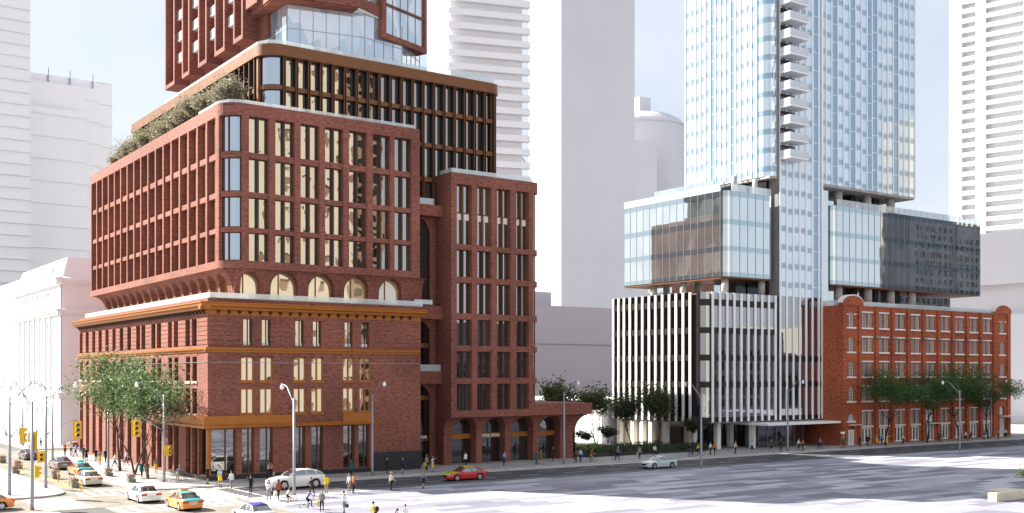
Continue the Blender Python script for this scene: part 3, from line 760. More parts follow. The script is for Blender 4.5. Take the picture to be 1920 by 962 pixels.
# glass rooms: faceted front
P0, P1, P2 = (51.5, 118.0), (60.6, 116.1), (66.5, 117.6)
def glasswall(parent, path, z0, z1, pitch, zmid, mg='glass_home', mf='steel'):
    for (a, b) in zip(path, path[1:]):
        L = math.dist(a, b); fr = Fr(a[0], a[1], math.degrees(math.atan2(b[1]-a[1], b[0]-a[0])))
        n = max(1, round(L/pitch)); zs = [z0]+list(zmid)+[z1]
        for i in range(n):
            for q, r in zip(zs, zs[1:]):
                k = MB(fr); k.box(L*i/n+.03, L*(i+1)/n-.03, 0, .04, q+.03, r-.03); k.build('glass_pane', mg, parent)
        k = MB(fr)
        for i in range(n+1): k.box(L*i/n-.03, L*i/n+.03, -.05, .12, z0, z1)
        for q in zmid: k.box(0, L, -.045, .1, q-.03, q+.03)
        k.build('mullion', mf, parent)
glasswall(bE, [(51.5, 125.0), P0, P1, P2, (71.0, 121.0)], 47.32, 53.9, 1.5, (51.15,))
mb = MB(); mb.prism([(52.0,125),(51.9,118.4),(60.6,116.5),(66.3,117.9),(70.3,121.2),(70.3,125)], 47.32, 47.5)
mb.build('floor_slab', 'white_trim', bE)
mb = MB(); mb.prism([(50.0,125.5),(49.6,116.8),(59.1,114.9),(59.5,125.5)], 53.92, 54.1); mb.build('soffit', 'brick_plum', bE)
mb = MB(); mb.prism([(59.15,114.9),(62.85,116.6),(66.5,118.5),(66.5,125.5),(59.55,125.5)], 53.92, 54.1); mb.build('soffit', 'white_trim', bE)
mb = MB(); mb.prism([(49.4,116.6),(59.1,114.7),(62.85,116.4),(66,118.5),(66,125),(50,125.4)], 54.11, 55.4); mb.prism([(50.4,117.6),(59.1,115.5),(62.8,117.0),(66,124),(51,124.4)], 59.5, 61)
mb.build('floor_edge', 'brick_plum', bE)
glasswall(bE, [(50.4,117.2), (59.0,115.3), (62.7,116.9)], 55.42, 59.5, 1.6, ())
mb = MB(); mb.prism([(51,119),(66,117.6),(70.3,124.9),(51,124.9)], 55.41, TOPZ); mb.prism([(55.0,121.6),(66,120.6),(69,122.9),(55,123.9)], 47.51, 53.91); mb.build('room_wall', 'cream_stone', bE)
# big framed bay turned to the right
Q0 = (62.9, 116.0); ang = math.degrees(math.atan2(.338, .941)); q = Fr(Q0[0], Q0[1], ang)
bw_, bh = 8.4, 30
mb = MB(q); mb.box(0, bw_, 0, 5.2, 51.6, 52.3); mb.box(0, .75, 0, 5.2, 52.31, 51.6+bh); mb.box(bw_-.45, bw_, 0, 5.2, 52.31, 51.6+bh); mb.box(.76, bw_-.46, .9, 5.2, 52.31, 51.6+bh)
for z in (55.75, 59.3): mb.box(.76, bw_-.46, .02, .5, z, z+.2)
mb.build('framed_bay', 'brick_plum', bE)
for z0, z1 in ((52.32,55.74),(55.96,59.29),(59.51,62.8)):
    for i in range(5):
        w = (bw_-1.3)/5; k = MB(q); k.box(.78+i*w+.03, .78+(i+1)*w-.03, .3, .33, z0, z1); k.build('glass_pane', 'glass_home', bE)
        k = MB(q); k.box(.78+i*w-.03, .78+i*w+.03, .22, .4, z0, z1); k.build('mullion', 'steel', bE)
# ================================================================ F: ribbed podium, tower above and glass boxes
bF = thing('ribbed_podium', 'dark glass podium with closely spaced white vertical fins', 'building', (113.8, 113, 0))
FX0, FY0, FXE, FYE = 113.8, 113.0, 139.8, 133.2
p1 = Fr(FX0, FY0, 0); p2 = Fr(FX0, FYE, -90); FRr = 1.6
mb = MB(); mb.prism([(FX0+.2,FY0+2.2),(FX0+.8,FY0+.8),(FX0+2.2,FY0+.2),(FXE,FY0+.2),(FXE,FYE),(FX0+.2,FYE)], 4.2, 22.9); mb.build('core_wall', 'black_frame', bF)
mb = MB(); mb.box(FX0+.6, 139, FY0+.6, FYE-.1, 22.91, 23.0); mb.build('roof', 'roofing', bF)
fin = MB(); fin.box(-.21, .21, -.15, .02, 0, 19.0); fme = fin.mesh('fin', 'white_metal')
lyy = [133.0,131.7,130.4,129.0,127.55,126.1,124.6,123.15,121.65,120.15,118.7,117.2,115.75]
for y in lyy: finst(fme, 'fin', bF, p2, FYE-y, 0, 4.2)
fxx = [115.5+i*1.5 for i in range(17)]
TXS = 129.9       # the ribs right of this run on up as the core of the tower
for x in fxx: 
    if x < TXS-.2: finst(fme, 'fin', bF, p1, x-FX0, 0, 4.2)
def strip(parent, fr, u0, u1, z0, z1, bands, name='window_strip', mg='glass_rib', ms='black_frame', y=.03):
    k = MB(fr); k.box(u0, u1, y, y+.04, z0, z1); o = k.build(name, mg, parent)
    if bands:
        k = MB(fr)
        for a, b in bands: k.box(u0, u1, y-.06, y-.002, a, b)
        k.build('spandrel', ms, o)
    return o
fbands = [(4.2,4.9),(9.25,10.13),(13.18,14.06),(17.17,18.04),(21.2,22.16)]
for a, b in zip(fxx[:-1], fxx[1:]):
    if b < TXS+.5: strip(bF, p1, a-FX0, b-FX0, 4.2, 23.2, None)
for a, b in zip(lyy[:-1], lyy[1:]): strip(bF, p2, FYE-a, FYE-b, 4.2, 23.2, None, mg='glass_black')
for a, b in fbands:
    k = MB(p1); k.box(fxx[0]-FX0, TXS-FX0, -.03, .028, a, b); k.build('spandrel', 'black_frame', bF)
    k = MB(p2); k.box(.2, FYE-lyy[-1], -.03, .028, a, b); k.build('spandrel', 'black_frame', bF)
k = MB(); k.arcband(FX0+FRr+.2, FY0+FRr+.2, FRr, FRr-.05, 182, 268, 4.2, 23.2, 14); o = k.build('corner_window', 'glass_rib', bF)
for a, b in fbands: k = MB(); k.arcband(FX0+FRr+.2, FY0+FRr+.2, FRr+.03, FRr+.002, 182, 268, a, b, 10); k.build('spandrel', 'black_frame', o)
# open ground floor: stone core, columns, lobby glass
mb = MB(); mb.box(118.5, 139.7, 121, FYE, 0, 4.19); mb.box(114.9,118.5,127.5,133,0,4.19); mb.build('ground_floor_wall', 'cream_stone', bF)
mb = MB(); mb.prism([(FX0+.2,FY0+2.0),(FX0+1,FY0+.9),(FX0+2.0,FY0+.2),(FXE,FY0+.2),(FXE,FYE),(FX0+.2,FYE)], 4.08, 4.19); mb.build('soffit', 'concrete', bF)
for (x, y) in [(114.3,y) for y in (132,128.7,127.2-.6,124.6,121.5)]+[(115.2,116.5),(118.4,114.8),(124.5,113.5),(124.5,118.0),(130,118)]:
    k = MB(); k.box(x-.32, x+.42, y-.32, y+.42, 0, 4.07); k.build('column', 'white_trim', bF)
k = MB(); k.box(118.0, 118.49, 122.0, 124.5, .05, 3.1); k.build('door', 'black_frame', bF)
k = MB(); k.box(118.9, 123.9, 120.9, 120.99, .05, 3.9); k.box(125.3, 131.5, 120.9, 120.99, .05, 3.9); k.build('lobby_glass', 'glass_shop', bF)
for x in (119.5,121.2,122.8,126.2,128): 
    k = MB(); k.box(x-.06,x+.06,120.75,120.9,.0,4.05); k.build('mullion','bronze_dark',bF)
k = MB(); k.box(126.2, 137.2, 113.9, 120.8, .02, 3.58); k.build('lobby_box', 'glass_shop', bF)
for x in (126.2,128.2,130.2,132.3,134.4,136.4):
    k = MB(); k.box(x-.04,x+.04,113.82,113.9,0,3.58); k.build('mullion','steel',bF)
k = MB(); k.box(123.2, 139.86, 109.3, 119.2, 3.62, 3.95); k.build('canopy', 'white_metal', bF)

# tower
bH = thing('glass_tower', 'pale blue glass tower with thin white vertical fins and a column of corner balconies', 'tower', (127.5, 113.4, 23))
HX, HY0, HXE, HYE, HZ, HT = 128.0, 113.2, 164.6, 131.4, 41.5, 112.0
h1_ = Fr(HX, HY0, 0); h2_ = Fr(HX, HYE, -90)
mb = MB(); mb.prism([(HX+.3,HY0+1.6),(HX+.8,HY0+.8),(HX+1.6,HY0+.3),(HXE-.1,HY0+.3),(HXE-.1,HYE-.05),(HX+.3,HYE-.05)], HZ, HT); mb.build('core_wall', 'white_trim', bH)
mb = MB(); mb.box(HX+.15, HXE, HY0+.1, HYE, HZ-.35, HZ-.005); mb.build('soffit', 'concrete', bH)
def hstrip(fr, u0, u1, kind, off, z0=HZ, z1=HT, name='window_strip', parent=None):
    k = MB(fr); k.box(u0, u1, .01, .28, z0, z1); o = k.build(name, 'glass_tower' if kind == 0 else 'glass_tower_dark', parent or bH)
    return o
fin = MB(); fin.box(-.12, .12, -.11, .0, 0, HT-HZ); hf = fin.mesh('fin', 'white_metal')
ly = [131.3,130.05,128.95,127.8,126.7,125.6,124.5,123.4,122.35,121.25,120.15,119.1,118.0,116.9,115.8]
for i, (a, b) in enumerate(zip(ly, ly[1:])):
    hstrip(h2_, HYE-a, HYE-b, 1 if i in (5, 9) else 0, [.0,.0,.1,.3,.5,0,.2,.45,.7,0,.2,.4,.5,.6][i]*.9)
    finst(hf, 'fin', bH, h2_, HYE-a, 0, HZ)
finst(hf, 'fin', bH, h2_, HYE-115.8, 0, HZ)
# rounded blue corner
k = MB(); k.arcband(HX+1.5, HY0+1.5, 1.45, 1.3, 180, 270, HZ, HT, 8); k.box(HX+.05, HX+.2, HY0+1.5, 115.7, HZ, HT); o = k.build('corner_window', 'glass_tower', bH)
# front: bays of the tower
hx = [129.95,131.0,132.2,133.4,134.6,136.1]+[138.0,139.55,141.1,142.5,144.0,145.5,147.0,148.5,150.0,151.45,152.8,154.25,155.6,157.0,158.5,159.95,161.4,162.95,164.5]
darkf = {6:1, 7:1, 9:1, 12:1, 15:1, 16:1, 20:1}
cx_ = [130.0+i*1.5 for i in range(7)]+[139.8]
for i, (a, b) in enumerate(zip(hx[5:], hx[6:])):
    j = i+5
    if b < 139.9: continue
    hstrip(h1_, a-HX, b-HX, 1 if j in (9,12,15,16,20) else 0, [0,.5,.9,.2,.7,.1][j%6])
    finst(hf, 'fin', bH, h1_, a-HX, 0, HZ)
finst(hf, 'fin', bH, h1_, 164.5-HX, 0, HZ)
# continuous ribbed shaft from the podium to the sky
fin = MB(); fin.box(-.19, .19, -.2, -.06, 0, HT-4.2); cf = fin.mesh('fin', 'white_metal')
t1_ = Fr(HX, FY0-.1, 0)
for i, (a, b) in enumerate(zip(cx_, cx_[1:])):
    finst(cf, 'fin', bH, t1_, a-HX, .1, 4.2)
    hstrip(t1_, a-HX, b-HX, 1 if i in (5,6) else 0, .3 if i % 2 else 0, 23.2, HT)
    sb = MB(t1_); sb.box(a-HX, b-HX, .01, .28, 4.2, 23.19); o = sb.build('window_strip', 'glass_rib', bH)
    for q, r in fbands[:3]: sb = MB(t1_); sb.box(a-HX, b-HX, -.04, .008, q, r); sb.build('spandrel', 'black_frame', o)
finst(cf, 'fin', bH, t1_, 139.8-HX, .1, 4.2)
mb = MB(); mb.box(129.9, 139.85, FY0+.25, 121, 23.0, 41.14); mb.build('shaft_wall', 'concrete_dark', bH)
# balconies
bz = [44.0+2.56*0+i*2.62 for i in range(10)]
bal = MB(); bal.box(0, 4.3, -2.6, -.5, 0, .22); bme = bal.mesh('balcony', 'white_metal')
gl = MB(); gl.box(0, 4.3, -2.6, -2.54, .22, 1.3); gl.box(0, .06, -2.53, -.5, .22, 1.3); gl.box(4.24, 4.3, -2.53, -.5, .22, 1.3); gme = gl.mesh('balcony_glass', 'balcony_glass')
dk = MB(); dk.box(.3, 3.6, -.5, -.44, .25, 2.3); dme = dk.mesh('balcony_door', 'glass_dark')
for z in bz:
    o = finst(bme, 'balcony', bH, h1_, 129.6-HX, .0, z); inst(gme, 'balcony_glass', o); inst(dme, 'balcony_door', o)

# glass boxes
def glassbox(name, label, x0, y0, x1, y1, left=True, r=1.2, right=False):
    b = thing(name, label, 'building', (x0, y0, 25))
    mb = MB(); mb.prism([(x0+.35,y0+r+.35),(x0+.7,y0+.7),(x0+r+.35,y0+.35),(x1-.05,y0+.35),(x1-.05,y1-.05),(x0+.35,y1-.05)], 25.75, 38.2); mb.build('core_wall', 'concrete_dark', b)
    mb = MB(); mb.prism([(x0+.1,y0+r),(x0+.5,y0+.5),(x0+r,y0+.1),(x1,y0+.1),(x1,y1),(x0+.1,y1)], 25.5, 25.74); mb.build('soffit', 'bronze', b)
    z = [(26.42,29.55),(30.3,33.5),(34.3,37.7)]; sp = [(25.75,26.42),(29.55,30.3),(33.5,34.3),(37.7,38.5)]
    fa = Fr(x0, y0, 0); fb = Fr(x0, y1, -90); n1 = round((x1-x0-r)/1.6); n2 = round((y1-y0-r)/1.5)
    for fr, L, n, o0 in ((fa, x1-x0-r, n1, r), (fb, y1-y0-r, n2, 0)):
        for i in range(n):
            for a, c in z:
                k = MB(fr); k.box(o0+L*i/n+.02, o0+L*(i+1)/n-.02, .02, .06, a, c); k.build('window', 'glass_band', b)
        for a, c in sp: k = MB(fr); k.box(o0, o0+L, .0, .05, a, c); k.build('spandrel', 'glass_spandrel', b)
        for i in range(n+1): k = MB(fr); k.box(o0+L*i/n-.02, o0+L*i/n+.02, -.03, -.001, 25.75, 39.5); k.build('mullion', 'steel', b)
        k = MB(fr); k.box(o0, o0+L, .0, .02, 38.51, 39.55); k.build('parapet_glass', 'balustrade', b)
    for a, c in z:
        k = MB(); k.arcband(x0+r, y0+r, r, r-.05, 180, 270, a, c, 8); k.build('corner_window', 'glass_band', b)
    for a, c in sp: k = MB(); k.arcband(x0+r, y0+r, r, r-.05, 180, 270, a, c, 8); k.build('corner_spandrel', 'glass_spandrel', b)
    if right:
        k = MB(); k.box(x1-.04, x1, y0+.1, y1, 25.75, 38.5); k.build('side_glazing', 'glass_band', b)
    mb = MB(); mb.box(x0+.3, x1-.3, y0+1.2, y1-.2, 38.21, 38.3); mb.build('roof', 'roofing', b)
    return b
bG = glassbox('glass_block', 'banded glass block on columns above the left end of the ribbed podium', 119.2, 113.8, 129.0, 136.7)
bK = glassbox('glass_block', 'long banded glass block on columns above the orange brick warehouse', 143.5, 113.9, 185.4, 126., right=True)
k = MB(); k.box(129.2, 129.9, 115, 121, 23.1, 41.1); k.build('link_glazing', 'glass_dark', bG)
for x, y in ((120.4,115.2),(128.4,115.2),(120.4,124),(120.6,131)):
    k = MB(); k.tube([(x,y,23.0),(x,y,25.5)], .55, 14); k.build('column', 'concrete', bG, True)
for x in (122.8,127.4): k = MB(); k.tube([(x,115.6,38.3),(x,115.6,41.15)], .42, 14); k.build('column', 'concrete', bG, True)
k = MB(); k.box(122.5, 129, 119.5, 133, 38.31, 41.1); k.build('set_back_wall', 'glass_band', bG); k = MB(); k.box(122, 129, 119, 134, 23.01, 25.49); k.build('set_back_wall', 'glass_band', bG)
for x in (146.7,154.4,160.6,166.5):
    k = MB(); k.tube([(x,115.2,22.2),(x,115.2,25.5)], .7, 14); k.build('column', 'concrete', bK, True)
for x in (146.7,154.2,160.6):
    k = MB(); k.tube([(x,115.2,38.3),(x,115.2,41.15)], .7, 14); k.build('column', 'concrete', bK, True)
k = MB(); k.box(142, 182, 117.8, 125, 22.1, 25.49); k.build('set_back_wall', 'glass_band', bK); k = MB(); k.box(141, 163.8, 117.8, 126, 38.31, 41.1); k.build('set_back_wall', 'glass_band', bK)
for x0, x1, z0, z1 in [(x-1.3, x, 38.31, 41.1) for x in (144.9,152.5,158.8)]+[(x-1.0, x, 22.6, 25.49) for x in (145.2,153.0,158.6,164.6)]:
    k = MB(); k.box(x0, x1, 116.2, 117.7, z0, z1); k.build('shear_wall', 'black_frame', bK)
k = MB(); k.box(139.86, 143.45, 114.6, 126, 22.6, 41.1); k.build('link_wall', 'glass_band', bK)

# ================================================================ J: orange brick warehouse
JX, JY, JXE, JYE = 139.9, 109.1, 186.8, 127.
bJ = thing('brick_warehouse', 'orange brick warehouse of five storeys with curved gables and white sash windows', 'building', (JX, JY, 0))
j1 = Fr(JX, JY, 0)
piers = [147.54+i*4.2 for i in range(9)]
wx0 = 144.93; bayp = 4.2
bays = [(144.93+i*4.03, 147.54+i*3.99) for i in range(9)]
bays = [(143.57+1.0,147.3),(148.95,151.5),(153.1,155.75),(157.4,159.95),(161.5,164.1),(165.65,168.3),(169.9,172.5),(174.1,176.6),(178.1,180.6)]
bays = [(144.75+i*4.18, 147.3+i*4.18) for i in range(9)]
fz_ = [(18.67,20.85),(14.81,16.95),(10.91,13.08),(6.85,9.2),(3.05,5.3)]
fz_ = [(18.6,20.95),(14.75,17.05),(10.85,13.15),(7.0,9.25),(3.05,5.35)]
holes = []
for i, (a, b) in enumerate(bays):
    for j, (c, d) in enumerate(fz_):
        if i == 4 and j == 4: continue
        holes.append((a-JX, b-JX, c, d))
    if i != 4: holes.append((a-JX, b-JX, .25, 2.75))
holes.append((bays[4][0]-JX, bays[4][1]-JX, .1, 5.5))
ends = [(141.45,142.65),(183.9,185.1)]
for q, (a, b) in enumerate(ends):
    for c, d in fz_[:4]: holes.append((a-JX, b-JX, c, d))
    if q == 0: holes += [(a-.1-JX, b+.2-JX, 3.9, 4.95), (a-.1-JX, b+.35-JX, .1, 3.2)]
    else: holes += [(a-.2-JX, b+.2-JX, .1, 5.6)]
mb = MB(j1); wall(mb, 0, JXE-JX, 0, 22.0, holes, .35)
for (a, b, c, d) in holes:
    if b-a < 1.7: arch_fill(mb, a, b, d-(b-a)/2, d+.003, -.001, .3)
# pilasters
for x in [143.75, 148.0]+[148.0+4.18*i for i in range(1, 9)]:
    x0 = x-.02; mb.box(x0-JX, x0-JX+.75 if x > 144 else x0-JX+.35, -.28, -.001, 0, 21.99)
mb.box(0, .75, -.28, -.001, 0, 21.99); mb.box(JXE-JX-.95, JXE-JX, -.28, -.001, 0, 21.99); mb.box(182.2-JX, 182.9-JX, -.28, -.001, 0, 21.99)
mb.fr = W0; mb.box(JX+.4, JXE, JY+.4, JYE, 0, 22.0); mb.box(JX, JX+.399, JY+.004, JYE, 0, 22.0); mb.box(JXE-.3, JXE-.001, JY+.002, JY+.41, 0, 21.99)
# curved gables
for c in (142.25, 184.4):
    n = 14; w = 2.55
    pts = [(-w, 22.001)]+[(-w*cos(PI*i/n), 22.35+1.15*sin(PI*i/n)) for i in range(n+1)]+[(w, 22.001)]
    vs = [(c+u, JY-.28, z) for u, z in pts]+[(c+u, JY+.6, z) for u, z in pts]; L = len(pts)
    mb.add(vs, [tuple(range(L)), tuple(range(2*L-1, L-1, -1))]+[(i, L+i, L+(i+1)%L, (i+1)%L) for i in range(L)])
wJ = mb.build('brick_wall', 'brick_orange', bJ)
for c in (142.25, 184.4):
    n = 14; w = 2.6; k = MB()
    for i in range(n):
        a, b = PI*i/n, PI*(i+1)/n
        k.add([(c-w*cos(t), y, 22.36+r*sin(t)) for t in (a, b) for y in (JY-.36, JY+.7) for r in (1.16, 1.34)],
              [(0,2,6,4),(1,5,7,3),(0,4,5,1),(2,3,7,6)])
    k.build('gable_coping', 'white_trim', bJ)
mb = MB(j1); mb.box(4.95, JXE-JX-5, -.06, .4, 22.0, 22.14); mb.build('coping', 'concrete', bJ)
balustrade(bJ, [(JX+5.2, JY+.5), (JXE-5, JY+.5)], 22.15, .6); balustrade(bJ, [(JX+.3, JY+9), (JX+.3, JY+1)], 22.05, .8)
li = MB(); li.box(-.12, 2.7, -.12, .1, 0, .2); lme = li.mesh('lintel', 'white_trim'); si = MB(); si.box(-.14, 2.72, -.2, .1, -.24, 0); sme = si.mesh('sill', 'white_trim')
brm = MB(); brm.box(0, .36, .02, .34, 0, 2.35); brme = brm.mesh('brick_mullion', 'brick_orange')
for i, (a, b) in enumerate(bays):
    for j, (c, d) in enumerate(fz_):
        if i == 4 and j == 4: continue
        finst(lme, 'lintel', bJ, j1, a-JX, 0, d+.002); finst(sme, 'sill', bJ, j1, a-JX, 0, c-.002)
        window('sash', bJ, j1, a-JX+.01, c+.01, 1.08, d-c-.02, .12); window('sash', bJ, j1, b-JX-1.09, c+.01, 1.08, d-c-.02, .12)
        finst(brme, 'brick_mullion', bJ, j1, a-JX+1.1, 0, c)
    if i != 4: window('door', bJ, j1, a-JX+.01, .25, b-a-.02, 2.49, .1, 'shop_window')
a, b = bays[4]; window('door', bJ, j1, a-JX+.01, .1, b-a-.02, 3.0, .1, 'entrance'); k = MB(j1); k.box(a-JX+.2, b-JX-.2, .2, .22, 3.1, 5.3); k.build('fanlight', 'glass_shop', bJ)
k = MB(j1); k.box(a-JX-.2, b-JX+1.3, -1.2, -.0, 3.0, 3.1); k.box(1.2, 3.9, -.9, -.282, 3.25, 3.33); k.box(JXE-JX-3.4, JXE-JX+6.5, -2.2, -.285, 3.6, 3.85); k.build('canopy', 'white_metal', bJ)
wl_ = MB(); wl_.box(-.05, 1.25, -.3+.0, .12, -.24, -.002); ws = wl_.mesh('sill', 'white_trim')
for q, (a, b) in enumerate(ends):
    for c, d in fz_[:4]:
        window('sash_arch', bJ, j1, a-JX+.01, c, 1.18, d-c, .12)
        k = MB(j1); k.box(a-JX-.5, b-JX+.6, -.12, .1, c-.24, c-.002); k.build('sill', 'white_trim', bJ)
    for zz in (20.55,) :
        k = MB(j1); k.box(a-JX-.6, a-JX-.05, -.1, .0, zz, zz+.16); k.box(b-JX+.05, b-JX+.7, -.1, .0, zz, zz+.16); k.build('hood_trim', 'white_trim', bJ)
a, b = ends[0]; window('sash_arch', bJ, j1, a-.09-JX, 3.9, 1.48, 1.05, .12); window('door', bJ, j1, a-.09-JX, .1, 1.6, 2.4, .1, 'door')
k = MB(j1); k.box(a-.5-JX, b+.5-JX, -.12, .05, 3.66, 3.88); k.build('sill', 'white_trim', bJ)
a, b = ends[1]; window('door', bJ, j1, a-.19-JX, .1, 1.58, 3.3, .1, 'door')
k = MB(j1); k.box(a-.05-JX, b+.05-JX, .2, .22, 3.9, 5.5); k.build('fanlight', 'glass_shop', bJ)
cap = MB(); cap.sphere((0,0,0), .5, 10, 6, sq=(1.2,.7,.45)); cme = cap.mesh('uplight', 'steel', smooth=True)
for i in range(8): finst(cme, 'uplight', bJ, j1, 148.35+4.18*i-JX, -.45, 17.05)
# ================================================================ ground
def sheet(name, polys, z, mat, th=None):
    mb = MB()
    for p in polys:
        if th: mb.prism(p, z-th, z)
        else: mb.add([(x,y,z) for x,y in p], [tuple(range(len(p)))])
    return struct(name, mb, mat)
def R4(x0, x1, y0, y1): return [(x0,y0),(x1,y0),(x1,y1),(x0,y1)]
plain('town_ground', (.13, .13, .13), .9, 0, .2, .3, .02)
sheet('ground', [R4(-2500,2500,-2500,2500)], -.02, 'town_ground')
sheet('road', [R4(36.4,700,93.9,105.2)], 0.0, 'asphalt')
sheet('road', [R4(-400,36.4,93.9,105.2), R4(32.4,36.4,105.2,107.5), R4(24.6,36.4,-300,93.9), R4(24.6,32.4,105.2,420), R4(32.4,500,164.5,172.3), R4(-300,24.6,164.5,172.3)], 0.0, 'asphalt_sunlit')  # junction and side streets, with the sun's brightening in the road colour
sheet('plaza', [R4(36.4,600,-300,93.9), R4(-300,21,-300,93.9)], .004, 'paving_plaza')
kerbR = [(32.3+2.2-2.2*cos(rad(a)), 105.0+2.2-2.2*sin(rad(a))) for a in (90,70,50,30,10,0)]
walk = kerbR+[(32.3,164.4),(700,164.4),(700,105.0)]
sheet('pavement', [walk[::1]], .13, 'paving_walk', .14)
isl = [(-300,104.6),(20.5,104.6)]+[(20.5+4.2*sin(rad(a)), 108.8-4.2*cos(rad(a))) for a in (20,40,60,80,90)]+[(24.7,164.2),(-300,164.2)]
sheet('pavement', [isl], .13, 'paving_walk', .14)
sheet('pavement', [R4(34.5,700,172.4,235)], .13, 'paving_walk', .14)
sheet('pavement', [R4(-60,24.7,172.4,330)], .13, 'paving_walk', .14)
# kerb stones
mb = MB()
mb.box(34.6, 700, 104.72, 105.02, -.01, .15); mb.box(32.02, 32.32, 107.4, 164.4, -.01, .15); mb.box(24.68, 24.95, 108.9, 164.2, -.01, .15)
mb.box(34.5, 250, 172.15, 172.42, -.01, .15); mb.box(-250, 20.5, 104.35, 104.62, -.01, .15)
mb.arcband(34.5, 107.2, 2.48, 2.2, 180, 270, -.01, .15, 8); mb.arcband(20.5, 108.8, 4.45, 4.18, 270, 360, -.01, .15, 10)
struct('kerb', mb, 'concrete')
sheet('gutter', [R4(34.5,600,103.2,104.71), R4(31.2,32.0,108,164)], .004, 'concrete')
pl = []
for i in range(40):
    x = 44+i*6.2; pl += [R4(x, x+2.6, 100.9, 101.0), R4(x+1.2, x+4.2, 97.5, 97.62)]
    pl += [R4(x+3, x+3.3, 103.7, 103.95)]
pl += [R4(40, 400, 94.75, 94.85)]
for i in range(10): pl += [R4(26.8+.05, 31.0, 0, 0)] if 0 else []
for i in range(7): pl.append([(25.4+i*1.0,103.6),(25.9+i*1.0,103.6),(26.0+i*1.0,106.8),(25.5+i*1.0,106.8)])
for i in range(9): pl.append(R4(25.0+i*1.25, 25.6+i*1.25, 89.4, 92.8))
for i in range(9): pl.append(R4(33.6, 37.6, 94.5+i*1.15, 95.1+i*1.15))
for i in range(8): pl.append(R4(20.2, 24.2, 94.6+i*1.2, 95.2+i*1.2))
pl += [R4(25.2, 32.2, 107.6, 107.95), R4(25.0, 32.0, 103.15, 103.35), R4(24.8, 36, 93.3, 93.5), R4(24.8, 36, 89.0, 89.15), R4(39.0,39.2,94.3,103.4), R4(33.1,33.3,94.3,103.4)]
pl += [R4(31.05, 31.17, 108.5, 164)]
sheet('road_marking', pl, .010, 'paint_white')
sheet('road_marking', [R4(26.5,26.62,108.4,164), R4(26.95,27.07,108.4,164)], .009, 'paint_yellow')
mh = MB(); mh.tube([(0,0,.004),(0,0,.012)], .36, 16); mhm = mh.mesh('manhole_cover', 'concrete_dark')
for x, y, l in ((61,99,'before the plain brick end of the corner building'),(87,102,'on the road before the arched store'),(29.5,101.5,'in the middle of the junction'),(31,92,'beside the lower crossing'),(118,99,'on the road before the ribbed podium'),(29.6,128,'on the side street beside the waiting taxi'),(152,98,'on the road before the warehouse')):
    o = bpy.data.objects.new('manhole_cover', mhm); C.objects.link(o); o.location = (x, y, .0); tag(o, 'round dark manhole cover '+l, 'manhole cover', 'manhole covers in the road')
# planting bed between the wing and the podium
bed = [(91.9,112.8),(113.2,112.6),(117.6,114.6),(113.2,124),(112,133),(92,130)]
sheet('planting_bed', [bed], .30, 'soil', .2)
mb = MB()
for (a, b) in ((bed[0],bed[1]),(bed[1],bed[2])):
    fr = Fr(a[0], a[1], math.degrees(math.atan2(b[1]-a[1], b[0]-a[0]))); mb.fr = fr; mb.box(0, math.dist(a,b), -.18, .0, .1, .45)
o = struct('bed_kerb', mb, 'granite')

# ================================================================ foliage
def leaf_cloud(mb, c, r, n, s, rnd, sq=.75, shell=0.):
    for _ in range(n):
        while True:
            p = Vector((rnd.uniform(-1,1), rnd.uniform(-1,1), rnd.uniform(-1,1)))
            if shell < p.length <= 1: break
        p = Vector(c)+Vector((p.x*r, p.y*r, p.z*r*sq))
        a = Vector((rnd.gauss(0,1), rnd.gauss(0,1), rnd.gauss(0,.55))).normalized(); b = a.cross(Vector((rnd.gauss(0,1), rnd.gauss(0,1), rnd.gauss(0,1)))).normalized()
        l = s*rnd.uniform(.6,1.35); w = l*rnd.uniform(.35,.6)
        mb.add([tuple(p-a*l), tuple(p+b*w), tuple(p+a*l), tuple(p-b*w)], [(0,1,2,3)])
def make_tree(h, spread, trunk_h, seed, leafs, lsize, mat_leaf, mat_bark, stems=1, tr=.16, sq=.7, nb=7, gap=.0, up=(.45,1.3), outw=(.5,1.0), L1=.62, cr0=.55):
    rnd = random.Random(seed); br, lf = MB(), MB()
    tips = []
    def limb(p, d, L, r, lev):
        pts = [p]; rs = [r]; q = Vector(p); dd = Vector(d)
        n = 5
        for i in range(n):
            dd = (dd+Vector((rnd.gauss(0,.10), rnd.gauss(0,.10), .05 if lev else .0))).normalized()
            q = q+dd*(L/n); pts.append(q.copy()); rs.append(r*(1-.62*(i+1)/n))
        br.tube(pts, rs, 7 if lev == 0 else 5)
        if lev >= 2: tips.append((q, L)); tips.append((pts[3], L*.8)); return
        k = nb if lev == 0 else 4
        for j in range(k):
            t = 1 if j == 0 else rnd.uniform(.55 if lev else .72, 1.0)
            i = min(n, max(1, round(t*n))); az = 2*PI*(j+rnd.random()*.6)/k
            out = Vector((cos(az), sin(az), 0)); upz = rnd.uniform(*up)
            nd = (out*spread/h*1.6+Vector((0,0,upz))).normalized() if lev == 0 else (dd+out*rnd.uniform(*outw)).normalized()
            limb(pts[i], nd, L*(.62 if lev else (h-trunk_h)*L1/max(L,.1))*rnd.uniform(.75,1.2), rs[i]*.62, lev+1)
    for s_ in range(stems):
        az = 2*PI*s_/max(1,stems)+rnd.random(); ln = .0 if stems == 1 else .22
        limb(Vector((0,0,-.05)), Vector((cos(az)*ln, sin(az)*ln, 1)).normalized(), trunk_h, tr, 0)
    per = max(1, leafs//max(1,len(tips)))
    for q, L in tips:
        if rnd.random() < gap: continue
        cr = max(.35, L*cr0)*rnd.uniform(.7,1.25)
        leaf_cloud(lf, q, cr, int(per*rnd.uniform(.5,1.5)), lsize, rnd, sq)
    return br.mesh('trunk', mat_bark, smooth=True), lf.mesh('crown', mat_leaf)
